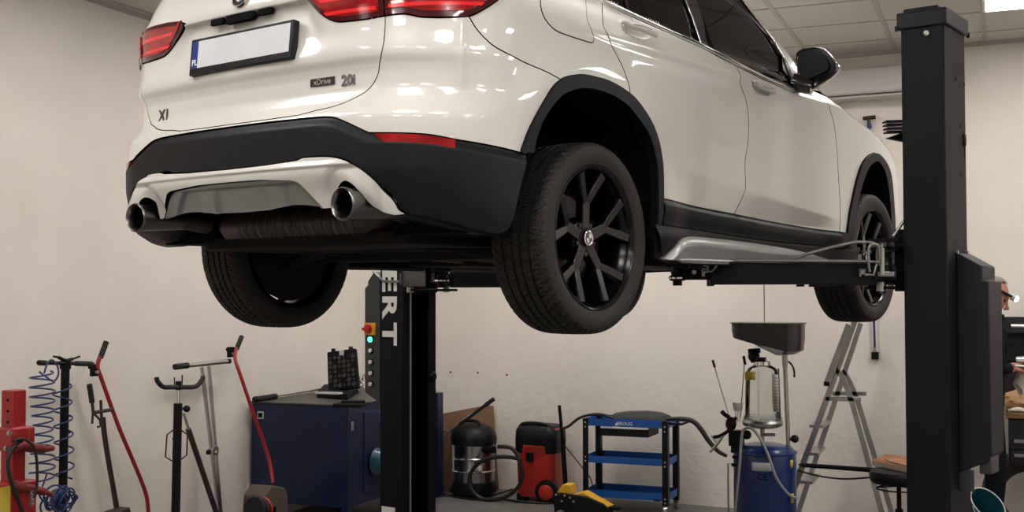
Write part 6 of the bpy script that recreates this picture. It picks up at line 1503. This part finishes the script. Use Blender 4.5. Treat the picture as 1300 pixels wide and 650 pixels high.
# ---- the man
def person():
    YM=3.72; px=lambda a,b,dy=0: at(a,b,y=YM+dy)
    hc=px(1258,376); foot=np.array([2.10,YM,0])
    root=empty('person',foot,0,'person in black work clothes bending over the workbench, wearing a bright headlamp','person')
    loc=lambda p: np.array(p)-foot
    # joints (room coordinates); he faces +x, to the right
    pel=np.array([2.09,YM,.94]); wst=np.array([2.11,YM,1.10]); ch=np.array([2.13,YM,1.31]); nk=np.array([2.125,YM,1.475]); hb=np.array([2.13,YM,1.55])
    shl=np.array([2.15,YM+.17,1.42]); shr=np.array([2.14,YM-.17,1.42])
    hand_r=px(1285,466,-.10); hand_l=px(1298,462,.08)
    elr=px(1268,470,-.22); ell=np.array([2.16,YM+.24,1.16])
    V=[];E=[];R=[]
    def add(p,r,par=None):
        V.append(loc(p)); R.append(r); 
        if par is not None: E.append((par,len(V)-1))
        return len(V)-1
    a=add(pel,(.155,.13)); b=add(wst,(.15,.12),a); c=add(ch,(.175,.13),b); d=add(nk-[0,0,.05],(.09,.08),c); e=add(nk,(.058,.058),d); f=add(hb,(.055,.055),e)
    for s_,sh,el,hd in ((-1,shr,elr,hand_r),(1,shl,ell,hand_l)):
        i=add(sh,(.070,.075),c); j=add((sh+el)/2,(.056,.056),i); k=add(el,(.046,.046),j); l=add(el+(hd-el)*.6,(.040,.040),k); m=add(el+(hd-el)*.92,(.030,.032),l)
        hp=pel+[0,s_*.09,-.06]; kn=hp*[1,1,0]+[.05,s_*.02,.52]; an=np.array([hp[0]+.01,hp[1]+s_*.03,.09])
        i=add(hp,(.105,.10),a); j=add((hp+kn)/2,(.090,.09),i); k=add(kn,(.068,.07),j); l=add((kn+an)/2,(.060,.06),k); m=add(an,(.050,.05),l); 
    me=bpy.data.meshes.new('body'); me.from_pydata([tuple(v) for v in V],E,[]); me.materials.append(M['cloth_black'])
    o=bpy.data.objects.new('body_clothing',me); COL.objects.link(o); o.parent=root
    sk=o.modifiers.new('skin','SKIN'); sk.use_smooth_shade=True; sk.branch_smoothing=.6
    for i,r in enumerate(R): me.skin_vertices[0].data[i].radius=r
    me.skin_vertices[0].data[0].use_root=True
    o.modifiers.new('sub','SUBSURF').levels=2; o.modifiers['sub'].render_levels=2
    # shoes
    for s_ in (-1,1):
        p=np.array([2.10,YM+s_*.12,.05]); mb=MB(); mb.ball(loc(p+[.05,0,0]),1,16,10,(.145,.05,.05)); ob=mb.build('shoe','black',root,smooth=60)
    # head: tilted forward, looking down at his hands
    tl=Matrix.Rotation(.50,3,'Y'); T=np.array(tl)
    hd=loc(hc)
    mb=MB(); N,Mm=28,20; vs=[]
    for i in range(Mm+1):
        t=PI*i/Mm
        for k in range(N):
            ph=2*PI*k/N; x=math.sin(t)*math.cos(ph); y=math.sin(t)*math.sin(ph); z=math.cos(t)
            X_,Y_,Z_=x*.098,y*.076,z*.118
            if z<0: X_=X_*(1-.18*(-z))+.018*(-z); Y_*=1-.30*(-z)**1.5
            if x>.0: 
                X_-= .010*math.exp(-((z-.08)/.16)**2)*math.exp(-(abs(y)-.36)**2/.03)      # eye sockets
                X_+= .006*math.exp(-((z-.30)/.10)**2)*x*math.exp(-(y/.5)**2)              # brow
                X_+= .012*math.exp(-((z+.86)/.14)**2)*math.exp(-(y/.35)**2)               # chin
                X_+= .006*math.exp(-((z+.52)/.09)**2)*math.exp(-(y/.3)**2)                # lips
            vs.append(T@np.array([X_,Y_,Z_])+hd)
    mb.add(vs,[(i*N+k,(i+1)*N+k,(i+1)*N+(k+1)%N,i*N+(k+1)%N) for i in range(Mm) for k in range(N)])
    head=mb.build('head','skin',root,smooth=70)
    mb=MB(); q=[T@np.array(p)+hd for p in ((.088,0,.028),(.104,0,.0),(.118,0,-.022),(.100,0,-.034))]; mb.tube(q,[.008,.010,.014,.010],10); mb.build('nose','skin',head,smooth=70)
    for s_ in (-1,1):
        mb=MB(); mb.ball(T@np.array([-.006,s_*.075,-.004])+hd,1,12,8,(.018,.007,.031)); mb.build('ear','skin',head,smooth=70)
        mb=MB(); mb.ball(T@np.array([.078,s_*.030,.012])+hd,.012,12,8); mb.build('eye','black',head,smooth=70)
    mb=MB(); mb.tube([T@np.array([.088,-.022,-.062])+hd,T@np.array([.095,0,-.060])+hd,T@np.array([.088,.022,-.062])+hd],.004,8); mb.build('mouth','dirty_red',head,smooth=70)
    # short grey hair
    mb=MB(); vs=[];n2=28;m2=12
    for i in range(m2+1):
        for k in range(n2):
            ph=2*PI*k/n2; lim=(.52 if math.cos(ph)>.2 else (1.0 if math.cos(ph)>-.2 else 1.75)); t=lim*i/m2
            x=math.sin(t)*math.cos(ph); y=math.sin(t)*math.sin(ph); z=math.cos(t); vs.append(T@np.array([x*.106,y*.084,z*.127+.002])+hd+rng.normal(size=3)*.0015)
    mb.add(vs,[(i*n2+k,(i+1)*n2+k,(i+1)*n2+(k+1)%n2,i*n2+(k+1)%n2) for i in range(m2) for k in range(n2)]); mb.build('hair','hair',head,smooth=60)
    # headlamp
    st=[T@np.array([.104*math.cos(t),.083*math.sin(t),.055])+hd for t in np.linspace(0,2*PI,33)[:-1]]
    mb=MB(); mb.tube(st,.009,8,closed=True); band=mb.build('headlamp_strap','black',head,smooth=60)
    lp=T@np.array([.112,0,.055])+hd; dr=T@np.array([1,0,0]); mb=MB(); mb.cyl(lp-dr*.01,lp+dr*.020,.021,18); lb=mb.build('headlamp_body','grey_label',band,smooth=40)
    M['hl']=mat('headlamp_light',(1,1,1),.3,emit=(.75,.97,1),es=30); mb=MB(); mb.ball(lp+dr*.018,.019,14,10); mb.build('headlamp_lens','hl',lb,smooth=60)
    # collar of the jacket
    mb=MB(); mb.lathe([(.070,0),(.078,.03),(.074,.06),(.066,.058),(.066,0)],loc(nk-[0,0,.035]),'z',24,close=True); mb.build('collar','cloth_black',root,smooth=50)
    # hands
    for hnd,el,s_ in ((hand_r,elr,-1),(hand_l,ell,1)):
        d=hnd-el; d/=np.linalg.norm(d); sdv=np.cross(d,[0,0,1]); sdv/=np.linalg.norm(sdv); up=np.cross(sdv,d)
        o=loc(hnd)-d*.03
        VV=[];EE=[];RR=[]
        def ad(p,r,par=None):
            VV.append(p); RR.append(r)
            if par is not None: EE.append((par,len(VV)-1))
            return len(VV)-1
        w0=ad(o-d*.03,.026); w1=ad(o,.027,w0); pm=ad(o+d*.05,.034,w1)
        for k,(off,L) in enumerate(((-.030,.070),(-.010,.078),(.010,.072),(.029,.058))):
            b0=ad(o+d*.085+sdv*off,.0115,pm); b1=ad(o+d*(.085+L*.45)+sdv*off*1.1-up*.012,.0095,b0); b2=ad(o+d*(.085+L*.72)+sdv*off*1.1-up*.038,.0085,b1); b3=ad(o+d*(.085+L*.70)+sdv*off*1.05-up*.060,.0075,b2)
        t0=ad(o+d*.025-sdv*s_*.035-up*.01,.013,w1); t1=ad(o+d*.06-sdv*s_*.050-up*.028,.0105,t0); t2=ad(o+d*.088-sdv*s_*.046-up*.045,.0085,t1)
        me=bpy.data.meshes.new('hand'); me.from_pydata([tuple(v) for v in VV],EE,[]); me.materials.append(M['skin']); ob=bpy.data.objects.new('hand',me); COL.objects.link(ob); ob.parent=root
        sk=ob.modifiers.new('skin','SKIN'); sk.use_smooth_shade=True
        for i,r in enumerate(RR): me.skin_vertices[0].data[i].radius=(r,r)
        me.skin_vertices[0].data[0].use_root=True
        k=ob.modifiers.new('sub','SUBSURF'); k.levels=2; k.render_levels=2
    return hand_r
hr=person()
mb=MB(); mb.cyl(hr+[-.03,-.02,.01],hr+[.09,.0,.005],.008,12); one(mb,'steel_pin','alu',hr,'short bright steel pin held in the man\'s hand','pin')
o=at(1298,459,y=3.80); mb=MB(); mb.lathe([(0,-.06),(.03,-.055),(.036,0),(.030,.05),(.012,.06),(0,.06)],o+[.02,0,0],'x',20); one(mb,'metal_part','alu',o,'shiny rounded metal part held above the bench at the right edge','metal part',smooth=50)
# ================================================================== light and view
w=bpy.data.worlds.new('world'); bpy.context.scene.world=w; w.use_nodes=True
w.node_tree.nodes['Background'].inputs[0].default_value=(1,.96,.9,1); w.node_tree.nodes['Background'].inputs[1].default_value=.02
vs=bpy.context.scene.view_settings; vs.view_transform='Standard'; vs.look='None'; vs.exposure=0.5; vs.gamma=1; vs.use_curve_mapping=False
